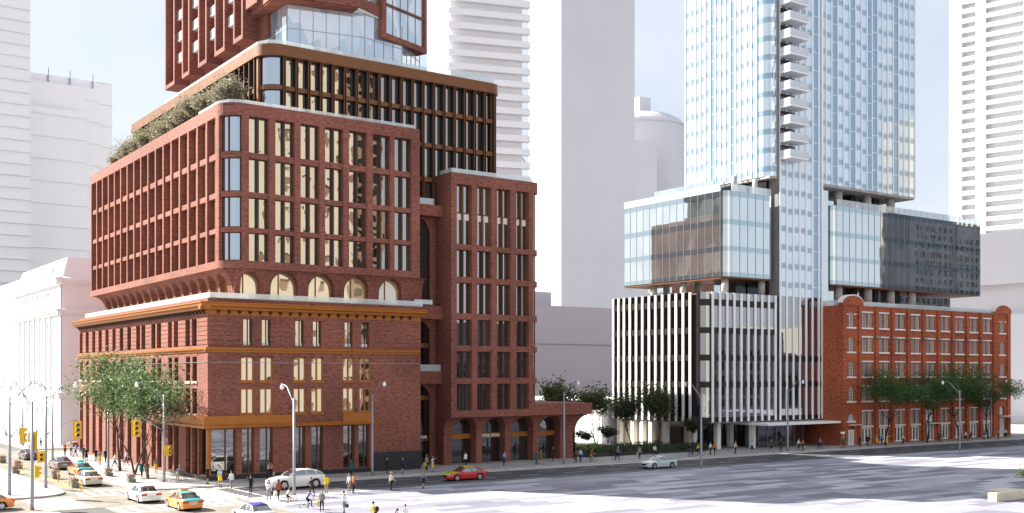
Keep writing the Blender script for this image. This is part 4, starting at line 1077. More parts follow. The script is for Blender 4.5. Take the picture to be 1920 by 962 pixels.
def put_tree(name, meshes, loc, rz, sc, label, group, cat='tree'):
    t = thing(name, label, cat, (0,0,0), 0, group); t.location = loc; t.rotation_euler = (0,0,rz); t.scale = (sc[0],sc[0],sc[1]) if isinstance(sc, tuple) else (sc,)*3
    ORG[t.name] = Vector((0,0,0))
    inst(meshes[0], 'trunk', t); inst(meshes[1], 'crown', t); return t
T1 = make_tree(12.6, 3.9, 5.2, 3, 6400, .17, 'leaf_street', 'bark', 1, .17, .8, 8)
T2 = make_tree(12.0, 3.5, 4.6, 8, 5200, .17, 'leaf_street', 'bark', 2, .13, .8, 6)
put_tree('street_tree', T1, (35.4,127.6,.13), .4, 1.06, 'slim street tree left of its two neighbours beside the corner building, grey-brown trunk', 'street trees beside the corner building')
put_tree('street_tree', (T2[0].copy(), T2[1]), (35.3,121.6,.13), 2.1, 1.0, 'middle street tree with a nearly black trunk beside the corner building', 'street trees beside the corner building')
put_tree('street_tree', T2, (35.2,116.4,.13), 4.0, .95, 'forked street tree nearest the traffic signal pole beside the corner building', 'street trees beside the corner building')
for x, y in ((35.4,127.6),(35.3,121.6),(35.2,116.4)):
    mb = MB(); mb.box(x-.75, x+.75, y-.75, y+.75, .125, .137); o = struct('tree_pit', mb, 'soil')
T3 = make_tree(11.5, 7.5, 5.0, 21, 8600, .15, 'leaf_dark', 'bark_dark', 1, .16, .55, 8, .05, (.7,1.7), (.5,1.1), .70, .85)
T4 = make_tree(11.2, 7.5, 5.2, 33, 8200, .15, 'leaf_dark', 'bark_dark', 1, .15, .55, 8, .08, (.7,1.7), (.5,1.1), .70, .85)
for i, ((x, y), m, rz, s, lb) in enumerate([((146.4,106.0),T3,.3,.98,'flat-topped street tree leftmost of those before the orange warehouse'),
        ((157.2,105.9),T4,2.0,1.0,'tall street tree before the warehouse entrance with the big fanlight'),
        ((166.4,106.0),T3,3.6,1.02,'dark-trunked street tree just right of the street lamp before the warehouse'),
        ((175.3,106.2),T4,5.0,.95,'street tree rightmost before the orange warehouse')]):
    put_tree('street_tree', m, (x,y,.13), rz, s, lb, 'street trees before the warehouse')
T5 = make_tree(9.5, 3.0, 3.2, 41, 4200, .19, 'leaf_park', 'bark', 3, .10, .9, 5, .05, (.9,1.8), (.4,.8), .55)
T6 = make_tree(10.8, 2.0, 3.4, 52, 5600, .17, 'leaf_deep', 'bark_dark', 1, .14, 1.0, 9, 0, (.6,2.4), (.3,.8), .45, .85)
T7 = make_tree(6.3, 1.4, 2.2, 63, 2600, .17, 'leaf_deep', 'bark_dark', 2, .08, 1.0, 5, 0, (.8,2.0), (.3,.8), .4, .7)
put_tree('park_tree', T5, (98.3,128.0,.3), 1.0, (1.0,1.12), 'airy light green tree rising behind the low end of the brick wing', 'trees in the planting bed')
put_tree('park_tree', T5, (101.8,122.8,.3), 3.0, 1.02, 'airy multi-stemmed tree with bare lower limbs before the white low building', 'trees in the planting bed')
put_tree('park_tree', T6, (107.3,121.6,.3), .0, .90, 'dark dense tree left of the tallest one before the ribbed podium', 'trees in the planting bed')
put_tree('park_tree', T6, (111.6,120.0,.3), 2.0, 1.02, 'tallest dark dense tree before the white podium fins', 'trees in the planting bed')
put_tree('park_tree', T7, (114.0,114.9,.3), 1.0, .93, 'small dark tree at the right end of the planting bed', 'trees in the planting bed')
T8 = make_tree(3.8, 1.1, 1.2, 77, 1600, .12, 'leaf_deep', 'bark_dark', 2, .05, .6, 5, 0, (.6,1.6), (.4,.8), .42, .7)
put_tree('shrub', T8, (97.0,119.5,.3), 1.0, 1.05, 'small layered shrub in the bed just right of the brick wing', 'shrubs in the planting bed', 'shrub')
put_tree('shrub', T8, (100.6,119.0,.3), 3.0, 1.25, 'bigger round shrub in the bed below the airy tree', 'shrubs in the planting bed', 'shrub')
# hedge mass
rnd = random.Random(5); mb = MB()
for i in range(230):
    t = rnd.random(); x = 92.3+t*23.5; y = 113.1+rnd.random()**1.5*(10 if x < 112 else 2.2)+max(0, x-112)*.3
    leaf_cloud(mb, (x, y, .62+rnd.random()*.25), .75, 60, .11, rnd, .75)
o = mb.build('ground_cover', 'leaf_deep'); tag(o, 'dark low evergreen ground cover filling the planting bed', 'ground cover', None, 'stuff')
mb = MB()
for i in range(60):
    x = 92.5+rnd.random()*6; y = 116.5+rnd.random()*8; leaf_cloud(mb, (x, y, .9+rnd.random()*.3), .7, 60, .12, rnd, .8)
o = mb.build('ground_cover', 'leaf_bright'); tag(o, 'bright yellow-green shrubbery catching the sun in the planting bed', 'ground cover', None, 'stuff')
# roof terrace planting
T9 = make_tree(5.0, .9, 1.3, 90, 3600, .10, 'leaf_olive', 'bark', 3, .05, 1.3, 6, 0, (1.6,3.0), (.15,.5), .45, .6)
T10 = make_tree(4.6, .9, 1.2, 93, 3300, .10, 'leaf_olive', 'bark', 3, .05, 1.3, 6, 0, (1.6,3.0), (.15,.5), .45, .6)
ypos = [118.2,121.0,124.6,128.3,132.0,135.8,139.6,143.6,147.6,151.4,155.2,159.0,162.6]
hh = [1.15,1.18,1.1,1.2,1.05,1.1,1.05,1.12,1.0,1.1,1.02,1.08,1.0]
names = ['closest to the rounded corner','second from the rounded corner','third from the rounded corner','fourth from the rounded corner','fifth from the rounded corner','sixth from the rounded corner','in the middle of the row','sixth from the far end','fifth from the far end','fourth from the far end','third from the far end','next to the last one','at the far end of the row']
for y, k, nm in zip(ypos, hh, names):
    put_tree('roof_shrub', T9 if rnd.random() < .5 else T10, (44.6+rnd.uniform(-.4,.4), y, 39.5), rnd.random()*6, (k*1.5, k), 'olive green roof terrace shrub '+nm, 'shrubs along the roof terrace', 'shrub')

# ================================================================ neighbouring towers and blocks
def ledges(parent, fr, L, z0, z1, step, h, proud, name='ledge', mat='white_clay', u0=0, limit=100, dz=0):
    z = z0; i = 0
    me = MB(); me.box(u0, L, -proud, .3, 0, h); me = me.mesh(name, mat)
    while z < z1 and i < limit: finst(me, name, parent, fr, 0, 0, z); z += step; i += 1
# white classical block left
bW = thing('classical_block', 'white classical block with mansard roof, cornices and rows of pilasters', 'building', (40.75,179,0))
w1 = Fr(40.75, 179, 0); w2 = Fr(40.75, 214.6, -90); w3 = Fr(42.5, 262, -90)
mb = MB()
LW = 35.6
hs = []
wn = [(5.5+i*4.0, 7.6+i*4.0) for i in range(6)]
for a, b in wn: hs += [(a, b, 9.6, 13.6), (a, b, 14.6, 19.6), (a, b, 22.0, 24.4), (a, b, .8, 6.2)]
mb.fr = w2; wall(mb, 0, LW, 0, 25.5, hs, .5)
for a, b in wn:
    arch_fill(mb, a, b, 5.1, 6.203, -.001, .5)
    for zz in (11.2, 16.6, 18.2): mb.box(a+.002, b-.002, .2, .49, zz, zz+.25)
mb.fr = W0; mb.box(41.25, 75, 179.5, 262, 0, 25.5); mb.box(40.75, 75, 179, 179.49, 0, 25.5); mb.box(42.5, 44, 216, 262, 0, 25.5)
mb.box(40.76, 43, 214.1, 214.59, 0, 25.5)
mb.build('wall', 'white_clay', bW)
for fr, a, b in ((w2, 0, LW), (w1, 0, 34), (w3, 0, 43.5)):
    for z0, pr, h in ((25.5,.9,.9),(20.7,.7,.8),(7.7,.5,.8)):
        k = MB(fr); k.prof([(-.001,z0-.3),(-pr*.5,z0-.1),(-pr,z0+h*.4),(-pr,z0+h*.75),(-.001,z0+h)], a-(pr if fr is w1 else 0), b+(pr-.004 if fr is w2 else 0)); k.build('cornice', 'white_clay', bW)
for i in range(7):
    k = MB(w2); k.box(4.2+i*4.0, 4.9+i*4.0, -.25, -.001, 8.6, 20.3); k.box(4.1+i*4.0, 5.0+i*4.0, -.32, -.26, 8.5, 9.3); k.build('pilaster', 'white_clay', bW)
mb = MB(); mb.add([(40.9,179.1,26.41),(76,179.1,26.41),(76,214.5,26.41),(40.9,214.5,26.41),(42.0,180.4,29.6),(76,180.4,29.6),(76,213.3,29.6),(42.0,213.3,29.6)],[(0,1,5,4),(4,5,6,7),(3,0,4,7),(2,3,7,6),(1,2,6,5)]); mb.box(43,76,216,262,26.4,29)
mb.build('mansard_roof', 'white_clay', bW)
for a, b in wn:
    k = MB(w2); k.box(a+.3, b-.3, .15, 1.3, 26.8, 28.6); o = k.build('dormer', 'white_clay', bW)
# tall slabs behind it
b1 = thing('slab_tower', 'pale grey tower with fine floor lines at the left edge of the view', 'tower', (20,321,0))
mb = MB(); mb.box(0, 65, 321, 350, 0, 126); mb.build('wall', 'white_clay', b1)
fr = Fr(0, 321, 0); ledges(b1, fr, 65, 20, 124, 3.25, .16, .35, limit=64)
b2 = thing('stepped_tower', 'pale stepped tower with thin roof masts beside the left edge tower', 'tower', (69,339,0))
mb = MB(); mb.box(60, 91.7, 339, 365, 0, 99); mb.box(60, 87, 336, 338.9, 0, 96); mb.box(60, 83, 333, 335.9, 0, 88)
mb.build('wall', 'white_clay', b2)
fr = Fr(60, 333, 0); ledges(b2, fr, 23.05, 22, 88, 6.4, .22, .2); fr = Fr(60,336,0); ledges(b2, fr, 27.05, 22, 96, 6.4, .22, .2, u0=23.2); fr = Fr(60,339,0); ledges(b2, fr, 31.75, 22, 99, 6.4, .22, .2, u0=27.2)
for x in (73.5, 79.5, 86):
    k = MB(); k.box(x-.15, x+.15, 338.6, 338.9, 92, 101); k.build('mast', 'grey_clay', b2)
# slab with projecting floors behind the bronze block
b3 = thing('ledge_tower', 'white tower ringed by deep projecting floor ledges behind the bronze block', 'tower', (159.3,254.8,0))
fr = Fr(159.3, 254.8, -18.6); mb = MB(fr); mb.box(0, 20.6, 0, 30, 0, 150); mb.build('wall', 'white_clay', b3)
me = MB(); me.box(-.9, 22.6, -1.5, .4, 0, 1.7); me = me.mesh('ledge', 'white_clay')
for i in range(26): finst(me, 'ledge', b3, fr, 0, 0, 50+i*3.75)
for i in range(6):
    k = MB(fr); k.tube([(21.8,-.8,52+i*18),(21.8,6,56+i*18)], .25, 6); k.build('brace', 'white_clay', b3)
b4 = thing('slab_tower', 'tall plain grey slab tower with its white side towards the ledge tower', 'tower', (232.8,300,0))
mb = MB(); mb.box(232.8, 266.8, 300, 319, 30, 260); mb.build('wall', 'pale_clay', b4)
mb = MB(); mb.box(235.0, 264, 303, 317, 0, 29.99); mb.build('base', 'pale_clay', b4)
b5 = thing('domed_tower', 'round pale tower with a shallow dome behind the grey slab', 'tower', (350,389,0))
mb = MB()
def cyl(mb, c, r, z0, z1, n=32): mb.prism([(c[0]+r*cos(2*PI*i/n), c[1]+r*sin(2*PI*i/n)) for i in range(n)], z0, z1)
dc = (520*FX+62*RX, 520*FY+62*RY); cyl(mb, dc, 20.5, 0, 128, 48); mb.sphere((dc[0],dc[1],128.0), 20.3, 48, 12, sq=(1,1,.38)); cyl(mb, dc, 21.0, 128.001, 129.0, 48)
dd = (490*FX+58*RX, 490*FY+58*RY); mb.box(dd[0]-14, dd[0]+2, dd[1]-8, dd[1]+6, 0, 114)
mb.box(dc[0]-9, dc[0]-2, dc[1]-8, dc[1]-2, 130, 141)
mb.build('wall', 'pale_clay', b5)
b6 = thing('low_grey_block', 'long plain grey block behind the trees between the brick wing and the podium', 'building', (150,205,0))
mb = MB(); mb.box(140, 186, 205, 232, 0, 27.5); mb.box(152,163,214,225,27.5,31.5); mb.build('wall', 'grey_clay', b6)
mb = MB(); mb.box(139.7, 186.3, 204.7, 232.3, 18.5, 18.9); mb.build('ledge', 'grey_clay', b6)
b7 = thing('low_white_building', 'low sunlit white building behind the garden trees', 'building', (112,134,0))
mb = MB(); mb.box(112.3, 128, 134.2, 160, 0, 6.9); mb.build('wall', 'white_clay', b7)
mb = MB(); mb.box(112.0, 128.3, 134.0, 160.3, 6.9, 7.25); mb.build('coping', 'white_clay', b7)
# right hand towers with shadowed bands
b8 = thing('banded_tower', 'white tower with stacked shadowed recesses at the right edge of the view', 'tower', (343.5,222.7,0))
fr = Fr(343.5, 222.7, -75); mb = MB(fr)
hs = [(4.3, 8.8, 12+i*3.3, 13.7+i*3.3) for i in range(52)]+[(12.2, 24.2, 12.3+i*3.3, 14.1+i*3.3) for i in range(52)]
wall(mb, 0, 42, 0, 190, hs, 1.6); mb.box(.0, 42, 1.61, 26, 0, 190); mb.box(0, 42, 0.001, 1.6, 186, 190)
mb.build('wall', 'white_clay', b8)
b9 = thing('grey_block', 'plain grey block standing right of the warehouse', 'building', (225,150,0))
mb = MB(); mb.box(236, 300, 128, 170, 0, 25); mb.box(236, 300, 128, 170, 32, 44); mb.box(238,300,130,168,25,32); mb.build('wall', 'white_clay', b9)
# across the plaza (what the windows mirror)
def opp(name, label, x0, x1, y0, y1, h, mat, floors=3.9, bay=4.2, dark='glass_black', hx=None, hw=(1.1, .6), hh=2.4):
    b = thing(name, label, 'building', (x0, y0, 0))
    mb = MB(); mb.box(x0, x1, y0, y1-.7, 0, h)
    fr = Fr(x1, y1, 180); nb_ = int((x1-x0)/bay); hs = []
    for i in range(nb_):
        if hx and not hx[0] < x1-i*bay < hx[1]: continue
        for j in range(int((h-3)/floors)): hs.append((i*bay+hw[0], i*bay+bay-hw[1], 1+j*floors, 1+j*floors+hh))
    mb.fr = fr; wall(mb, 0, x1-x0, 0, h, hs, .6); mb.build('wall', mat, b)
    mb = MB(fr); mb.box(.5, x1-x0-.5, .55, .66, .5, h-1.5); mb.build('glazing', dark, b)
plain('beige_stone', (.39, .36, .30), .85, 0, .2, .05, .3)
plain('brown_stone', (.16, .11, .08), .85, 0, .2, .1, .3)
plain('dark_stone', (.022, .022, .03), .85, 0, .2, .1, .3)
opp('stone_tower', 'beige stone tower across the plaza mirrored in the brick block windows', 74, 133, -75, -38, 118, 'beige_stone', 6.4, 5.2, dark='brown_stone', hx=(108, 134), hw=(1.8, 1.6), hh=3.0)
opp('stone_tower', 'narrow brown tower beside the beige one across the plaza', 133.3, 143, -70, -39, 108, 'brown_stone')
opp('stone_block', 'long dark stone block across the plaza mirrored in the podium', 150, 282, -50, -18, 25.5, 'dark_stone')
opp('stone_block', 'lower dark stone block across the plaza mirrored beside the ribbed shaft', 282.5, 372, -50, -18, 18, 'dark_stone')
opp('stone_tower', 'dark stone tower across the plaza mirrored in the right glass box', 418, 450, -76, -62, 84, 'dark_stone')
opp('stone_tower', 'second dark stone tower across the plaza standing right of the first', 453.5, 480, -76, -62, 80, 'dark_stone')
opp('stone_tower', 'beige stone tower across the plaza mirrored high in the glass tower', 438, 500, -92, -78, 129, 'beige_stone')
opp('stone_block', 'beige low block across the plaza mirrored above the lower dark block', 300, 345, -64, -52, 29, 'beige_stone', 8, 15)
# ================================================================ street furniture
def lamp_meshes():
    pole = MB(); pole.tube([(0,0,0),(0,0,.5),(0,0,8.9)], [.16,.145,.10], 10)
    arm = MB(); arm.tube([(0,0,8.0),(.25,0,8.5),(.8,0,9.2),(1.5,0,9.9),(2.2,0,10.15),(2.7,0,10.1)], [.045]*6, 6); arm.tube([(0,0,8.75),(.5,0,8.85),(1.1,0,9.35),(1.5,0,9.86)], [.035]*4, 6)
    head = MB(); head.sphere((2.75,0,9.9), .2, 10, 8, sq=(1,1,1.1)); head.tube([(2.75,0,9.95),(2.75,0,10.25)], [.2,.05], 8)
    return pole.mesh('pole', 'steel', smooth=True), arm.mesh('arm', 'steel', smooth=True), head.mesh('lamp_head', 'white_metal', smooth=True)
LM = lamp_meshes()
def lamp(x, y, rz, label, z=0., arm=True):
    t = thing('street_lamp', label, 'street lamp', (x,y,z), 0, 'street lamps'); t.rotation_euler = (0,0,rad(rz)); ORG[t.name] = Vector((0,0,0))
    inst(LM[0], 'pole', t)
    if arm: inst(LM[1], 'arm', t); inst(LM[2], 'lamp_head', t)
    return t
lamp(41.6, 93.6, 90, 'tall steel street lamp standing before the white sport utility car')
lamp(56.3, 106.1, -90, 'steel street lamp on the pavement before the plain brick end of the corner building', .13)
lamp(82.8, 106.1, -90, 'steel street lamp on the pavement near the end of the arched shop front', .13)
lamp(93.2, 93.0, 90, 'steel street lamp on the plaza just right of the silver car')
lamp(123.7, 106.0, -90, 'steel street lamp on the pavement before the glass lobby', .13)
lamp(145.0, 92.3, 90, 'steel street lamp on the plaza edge before the orange warehouse')
lamp(176.0, 106.1, -90, 'steel street lamp at the right end of the warehouse', .13)
lamp(35.4, 111.8, 180, 'steel street lamp carrying a traffic signal beside the corner building', .13)
lamp(24.2, 112.6, 0, 'steel street lamp carrying a traffic signal on the traffic corner opposite the building', .13)
lamp(19.5, 95.6, 115, 'steel signal pole with lamp nearest the camera at lower left')
lamp(20.0, 107.5, 10, 'thick steel street lamp standing at the very left of the view', .13)
lamp(22.6, 132.5, 0, 'slender steel street lamp behind the thick one at far left', .13)
lamp(35.9, 182.6, 190, 'distant steel street lamp before the white classical block', .13)
lamp(33.2, 150.6, 180, 'distant steel street lamp on the pavement far along the side street', .13)
lamp(35.0, 131.0, 175, 'steel lamp pole hidden in the leaves of the street trees', .13)
def signal_meshes(n, s=1.):
    b = MB(); b.box(-.2*s, .2*s, -.14*s, .14*s, 0, .4*n*s); b.box(-.34*s, .34*s, .14*s, .16*s, -.1*s, (.4*n+.1)*s)
    out = [b.mesh('housing', 'signal_yellow')]
    l = MB()
    l.tube([(0,-.145*s,0),(0,-.165*s,0)], .13*s, 14); out.append(l.mesh('lens', 'lens_dark'))
    v = MB(); 
    for i in range(9):
        a0, a1 = rad(-20+i*24.4), rad(-20+(i+1)*24.4)
        v.add([(r*cos(a)*s, y*s, r*sin(a)*s) for a in (a0,a1) for r in (.15,.17) for y in (-.145,-.32)], [(0,1,5,4),(2,3,7,6),(1,3,7,5)])
    out.append(v.mesh('visor', 'signal_yellow')); return out
S3 = signal_meshes(3, 1.25); S2 = signal_meshes(2, 1.1)
def signal(x, y, z, rz, label, n=3):
    ms = S3 if n == 3 else S2; s = 1.25 if n == 3 else 1.1
    t = thing('traffic_signal', label, 'traffic light', (x,y,z), 0, 'traffic signals'); t.rotation_euler = (0,0,rad(rz)); ORG[t.name] = Vector((0,0,0))
    inst(ms[0], 'housing', t)
    for i in range(n): inst(ms[1], 'lens', t, (0,0,(.2+.4*i)*s)); inst(ms[2], 'visor', t, (0,0,(.2+.4*i)*s))
    return t
def mast(x0, y0, z0, x1, y1, z1, label):
    mb = MB(); mb.tube([(x0,y0,z0),((x0*2+x1)/3,(y0*2+y1)/3,z0+(z1-z0)*.45),((x0+x1*3)/4,(y0+y1*3)/4,z1),(x1,y1,z1)], [.06,.05,.045,.04], 6)
    o = mb.build('signal_arm', 'steel', None, True); tag(o, label, 'signal arm', 'signal arms')
mast(35.3,111.8,5.4, 32.5,111.9,6.7, 'steel arm holding the three-light signal over the road beside the street trees')
signal(32.6,111.75,4.95, -10, 'yellow three-light traffic signal hanging before the street tree crowns')
signal(35.75,111.45,2.9, 10, 'small yellow two-light signal on the pole beside the street trees', 2)
mast(24.3,112.6,5.3, 27.1,112.6,6.6, 'steel arm holding the three-light signal before the far end of the corner building')
signal(27.1,112.45,4.9, -5, 'yellow three-light traffic signal before the far end of the corner building')
signal(23.75,112.4,2.7, -10, 'small yellow two-light signal on the pole at the traffic corner', 2)
signal(19.85,95.7,2.7, 100, 'yellow two-light signal seen from the side on the nearest pole at lower left', 2)
mast(20.0,107.3,5.3, 21.0,106.6,6.5, 'steel arm on the thick pole at the far left')
signal(20.9,106.6,4.8, 80, 'yellow three-light signal seen from the side at the far left pole')
signal(19.7,95.9,4.9, 250, 'yellow three-light signal seen edge-on beside the nearest lower left pole')
# planters and bollards
def planter(x, y, label, s=1.):
    t = thing('flower_planter', label, 'planter', (x,y,0.0), 0, 'flower planters along the road'); t.scale = (.8,)*3; ORG[t.name] = Vector((0,0,0))
    inst(PLM[0], 'box', t); inst(PLM[1], 'leaves', t); inst(PLM[2], 'flowers', t)
pb = MB(); pb.add([(-.42,-.42,0),(.42,-.42,0),(.42,.42,0),(-.42,.42,0),(-.5,-.5,.6),(.5,-.5,.6),(.5,.5,.6),(-.5,.5,.6)], [(0,3,2,1),(4,5,6,7),(0,1,5,4),(1,2,6,5),(2,3,7,6),(3,0,4,7)])
lb, fb = MB(), MB(); rr = random.Random(3); leaf_cloud(lb, (0,0,.85), .55, 260, .09, rr, .7); leaf_cloud(fb, (0,0,1.05), .68, 240, .07, rr, .6)
PLM = (pb.mesh('box', 'planter_grey'), lb.mesh('leaves', 'leaf_park'), fb.mesh('flowers', 'petal'))
for (x, y), l in zip([(26.8,139.1),(25.0,131.0),(26.9,149.0),(27.4,123.0),(26.8,112.2),(32.6,121.9),(32.5,113.2)],
    ['on the yellow line beside the dark distant car','near the left edge beside the traffic corner','farthest up the side street','behind the small two-light signal','on the yellow line beside the beige car','at the kerb beside the turquoise and orange taxi','at the kerb nearest the street trees']):
    planter(x, y, 'grey flower planter of pink blooms '+l)
bo = MB(); bo.tube([(0,0,0),(0,0,1.05)], .055, 8); bo.tube([(0,0,0),(0,0,.05)], .14, 8); bome = bo.mesh('lane_bollard', 'signal_yellow', smooth=True)
for (x, y), l in zip([(27.0,144.3),(26.75,136.4),(26.8,125.0),(26.8,119.2),(26.75,114.3),(26.8,110.2)],
    ['farthest up the side street','beside the planter near the dark car','left of the grey car','beside the lamp pole at the traffic corner','left of the beige car','nearest the crossing']):
    o = bpy.data.objects.new('lane_bollard', bome); C.objects.link(o); o.location = (x,y,.01); tag(o, 'thin yellow lane bollard '+l, 'bollard', 'yellow lane bollards')
mb = MB(); mb.tube([(0,0,0),(0,0,2.3)], .05, 8); mb.box(-.6, .3, -.05, .05, 2.0, 2.3); mb.fr = W0
o = mb.build('sign_post', 'white_metal'); o.location = (137.5,107.0,.13); tag(o, 'small white bracket sign post at the left side wall of the warehouse', 'sign post')
# bench wall and young tree at lower right
t = thing('planter_bench', 'long pale stone bench planter on the plaza at lower right', 'bench', (89.4,53.4,0))
mb = MB(); mb.box(89.4, 93.5, 53.4, 54.2, 0, .72); mb.build('stone_block', 'cream_stone', t); mb = MB(); mb.box(93.51, 97, 53.4, 57, 0, .5); mb.build('soil_box', 'cream_stone', t)
Ty = make_tree(2.6, 1.1, .8, 12, 420, .16, 'leaf_bright', 'bark', 3, .03, .8, 4)
put_tree('young_tree', Ty, (97.1,54.9,.5), 0, .8, 'bright green young tree cut by the right edge above the stone bench', None)

# ================================================================ vehicles
def car_paint(name, col, rough=.22):
    m, nt, out = new_mat(name); p = princ(nt, out, col, rough, .0, .5)
    p.inputs['Coat Weight'].default_value = .7; p.inputs['Coat Roughness'].default_value = .05
    MATS[name] = m; return name
for nm, c in dict(paint_white_car=(.78,.78,.76), paint_orange=(.80,.25,.04), paint_turquoise=(.05,.50,.50), paint_beige=(.62,.55,.46), paint_grey=(.20,.17,.16), paint_dark=(.05,.045,.06), paint_red=(.50,.025,.03), paint_yellow_car=(.62,.56,.02), paint_silver=(.50,.58,.60), paint_blue=(.06,.09,.45)).items(): car_paint(nm, c)
plain('tail_red', (.45,.02,.02), .3, 0, .5, 0); plain('head_clear', (.6,.62,.65), .15, .3, .5, 0); plain('alloy', (.6,.6,.62), .3, .7, .5, 0); plain('plate', (.6,.6,.6), .5, 0, .5, 0)
def car_meshes(kind):
    suv = kind == 'suv'
    L, W, H = (4.95, 1.95, 1.62) if suv else (4.85, 1.85, 1.46)
    hl = L/2; wb = L*.295; wr_ = .37 if suv else .335; za = wr_
    n = 48; xs = [-hl+L*i/n for i in range(n+1)]
    zbelt = .98 if suv else .90
    def zt(x):
        t = (x+hl)/L
        pts = [(0,.56),(.02,.68),(.08,.80),(.2,.90),(.30,zbelt+.02),(.75,zbelt+.06),(.9,zbelt+.08),(.975,zbelt+.04),(1,zbelt-.12)]
        if suv: pts = [(0,.62),(.02,.78),(.08,.92),(.2,1.02),(.30,1.06),(.75,1.12),(.93,1.14),(.98,1.1),(1,.95)]
        for (a, b), (c, d) in zip(pts, pts[1:]):
            if a <= t <= c: return b+(d-b)*(t-a)/(c-a)
        return pts[-1][1]
    def wd(x):
        t = abs(x)/hl; return W/2*(1-.16*max(0, (t-.72)/.28)**2)*(1 if t < .995 else .97)
    def zb(x):
        z = .2+.06*max(0, (abs(x)/hl-.9)/.1)
        for c in (-wb-.02, wb):
            d = abs(x-c)
            if d < wr_+.07: z = max(z, za+math.sqrt((wr_+.07)**2-d*d))
        return z
    body = MB(); rows = []
    for x in xs:
        w = wd(x); b = zb(x); t = zt(x); m_ = max(b+.02, t*.62)
        r = [(w*.96,b),(w*1.0,max(b+.01,t*.55)),(w*.995,max(b+.02,t*.8)),(w*.95,t*.955),(w*.82,t),(w*.4,t+.025),(0,t+.03)]
        full = r+[(-y,z) for y,z in r[-2::-1]]
        rows.append([(x,y,z) for y,z in full])
    k = len(rows[0]); vs = [p for r in rows for p in r]; fs = []; ms = []
    for i in range(n):
        for j in range(k-1): fs.append((i*k+j, i*k+j+1, (i+1)*k+j+1, (i+1)*k+j)); ms.append((i, j))
    body.add(vs, fs)
    for q, (i, j) in enumerate(ms): 
        if 3 < j+.5 < k-5.5+1 and (xs[i] < -hl*.45 or xs[i] > hl*.55): body.m[q] = 1
    body.f.append(list(range(k-1,-1,-1))); body.m.append(0); body.f.append([n*k+j for j in range(k)]); body.m.append(0)
    body.box(-hl+.15, hl-.15, -W/2*.8, W/2*.8, .19, .5, 2)
    # greenhouse
    g = MB(); gx0, gx1 = (-hl*.42, hl*.92) if suv else (-hl*.40, hl*.76)
    def zr(t):
        P = [(0,zbelt+.05),(.26,H-.06),(.4,H),(.6,H-.01),(.78,H-.09),(1,zbelt+.1)] if not suv else [(0,1.08),(.22,H-.07),(.4,H),(.65,H-.02),(.85,H-.14),(1,1.16)]
        for (a, b), (c, d) in zip(P, P[1:]):
            if a <= t <= c: return b+(d-b)*(t-a)/(c-a)
        return P[-1][1]
    m = 20; vs = []; K = 7
    for i in range(m+1):
        t = i/m; x = gx0+(gx1-gx0)*t; z = zr(t); zl = zbelt-.02 if not suv else 1.05; z = max(z, zl+.03); f = (z-zl)/(H-zl)
        w0 = W/2*.86; w1 = w0*(1-.22*f)
        vs += [(x,w0,zl),(x,w1,z-.03),(x,w1*.85,z),(x,0,z+.02),(x,-w1*.85,z),(x,-w1,z-.03),(x,-w0,zl)]
    fs = [(i*K+j, i*K+j+1, (i+1)*K+j+1, (i+1)*K+j) for i in range(m) for j in range(K-1)]
    g.add(vs, fs)
    rf = MB(); vs = []
    i0, i1 = (5, 15) if not suv else (5, 17)
    for i in range(i0, i1+1):
        t = i/m; x = gx0+(gx1-gx0)*t; z = zr(t); zl = zbelt-.02 if not suv else 1.05; f = (z-zl)/(H-zl); w1 = W/2*.86*(1-.22*f)
        vs += [(x,w1+.012,z-.05),(x,w1*.86,z+.014),(x,0,z+.034),(x,-w1*.86,z+.014),(x,-w1-.012,z-.05)]
    rf.add(vs, [(i*5+j, i*5+j+1, (i+1)*5+j+1, (i+1)*5+j) for i in range(i1-i0) for j in range(4)])
    pils = []
    for s in (-1, 1):
        pil = MB(); pils.append(pil)
        def pt(t, f_): 
            x = gx0+(gx1-gx0)*t; z = zr(t); zl = zbelt-.02 if not suv else 1.05; ff_ = (z-zl)/(H-zl); w0 = W/2*.86; w1 = w0*(1-.22*ff_); return (x, s*(w0+(w1-w0)*f_+.01), zl+(z-.03-zl)*f_)
        pil.tube([pt(.01,1), pt(.13,1), pt(.27,1)], .035, 5); pil.tube([pt(.52,0), pt(.50,1)], .035, 5); pil.tube([pt(.80,0), pt(.76,1)], .05, 5); pil.tube([pt(.99,1), pt(.9,1), pt(.78,1)], .05, 5)
        pil.tube([pt(.27,1), pt(.5,1), pt(.78,1)], .03, 5)
    wh = MB(); wh.tube([(0,-.11,0),(0,.11,0)], wr_, 22); tyre = wh.mesh('tyre', 'rubber', smooth=False)
    ri = MB(); ri.tube([(0,-.115,0),(0,.115,0)], wr_*.68, 18); 
    rim = ri.mesh('rim', 'alloy')
    sp = MB()
    for i in range(5):
        a = 2*PI*i/5+.3; 
        for y in (-.118, .118): sp.add([(wr_*.2*cos(a),y,wr_*.2*sin(a)),(wr_*.6*cos(a-.28),y,wr_*.6*sin(a-.28)),(wr_*.62*cos(a+.28),y,wr_*.62*sin(a+.28))], [(0,1,2)])
    spo = sp.mesh('spoke_gap', 'black_frame')
    hlm = MB(); hlm.box(-.16, .0, -.2, .2, -.06, .07); tlm = MB(); tlm.box(0, .09, -.24, .24, -.07, .09)
    mir = MB(); mir.sphere((0,0,0), .1, 8, 6, sq=(.8,1.1,.8))
    gr = MB(); gr.box(-.04, .03, -.42, .42, -.1, .1); pl_ = MB(); pl_.box(0, .02, -.25, .25, -.07, .07)
    return dict(body=body, g=g, rf=rf, pil=pils, tyre=tyre, rim=rim, spo=spo, hl=hlm.mesh('headlight','head_clear'), tl=tlm.mesh('tail_light','tail_red'), mir=mir, gr=gr.mesh('grille','black_frame'), pl=pl_.mesh('number_plate','plate'), dim=(hl, W, H, wb, wr_, zbelt))
CM = {k: car_meshes(k) for k in ('sedan', 'suv')}
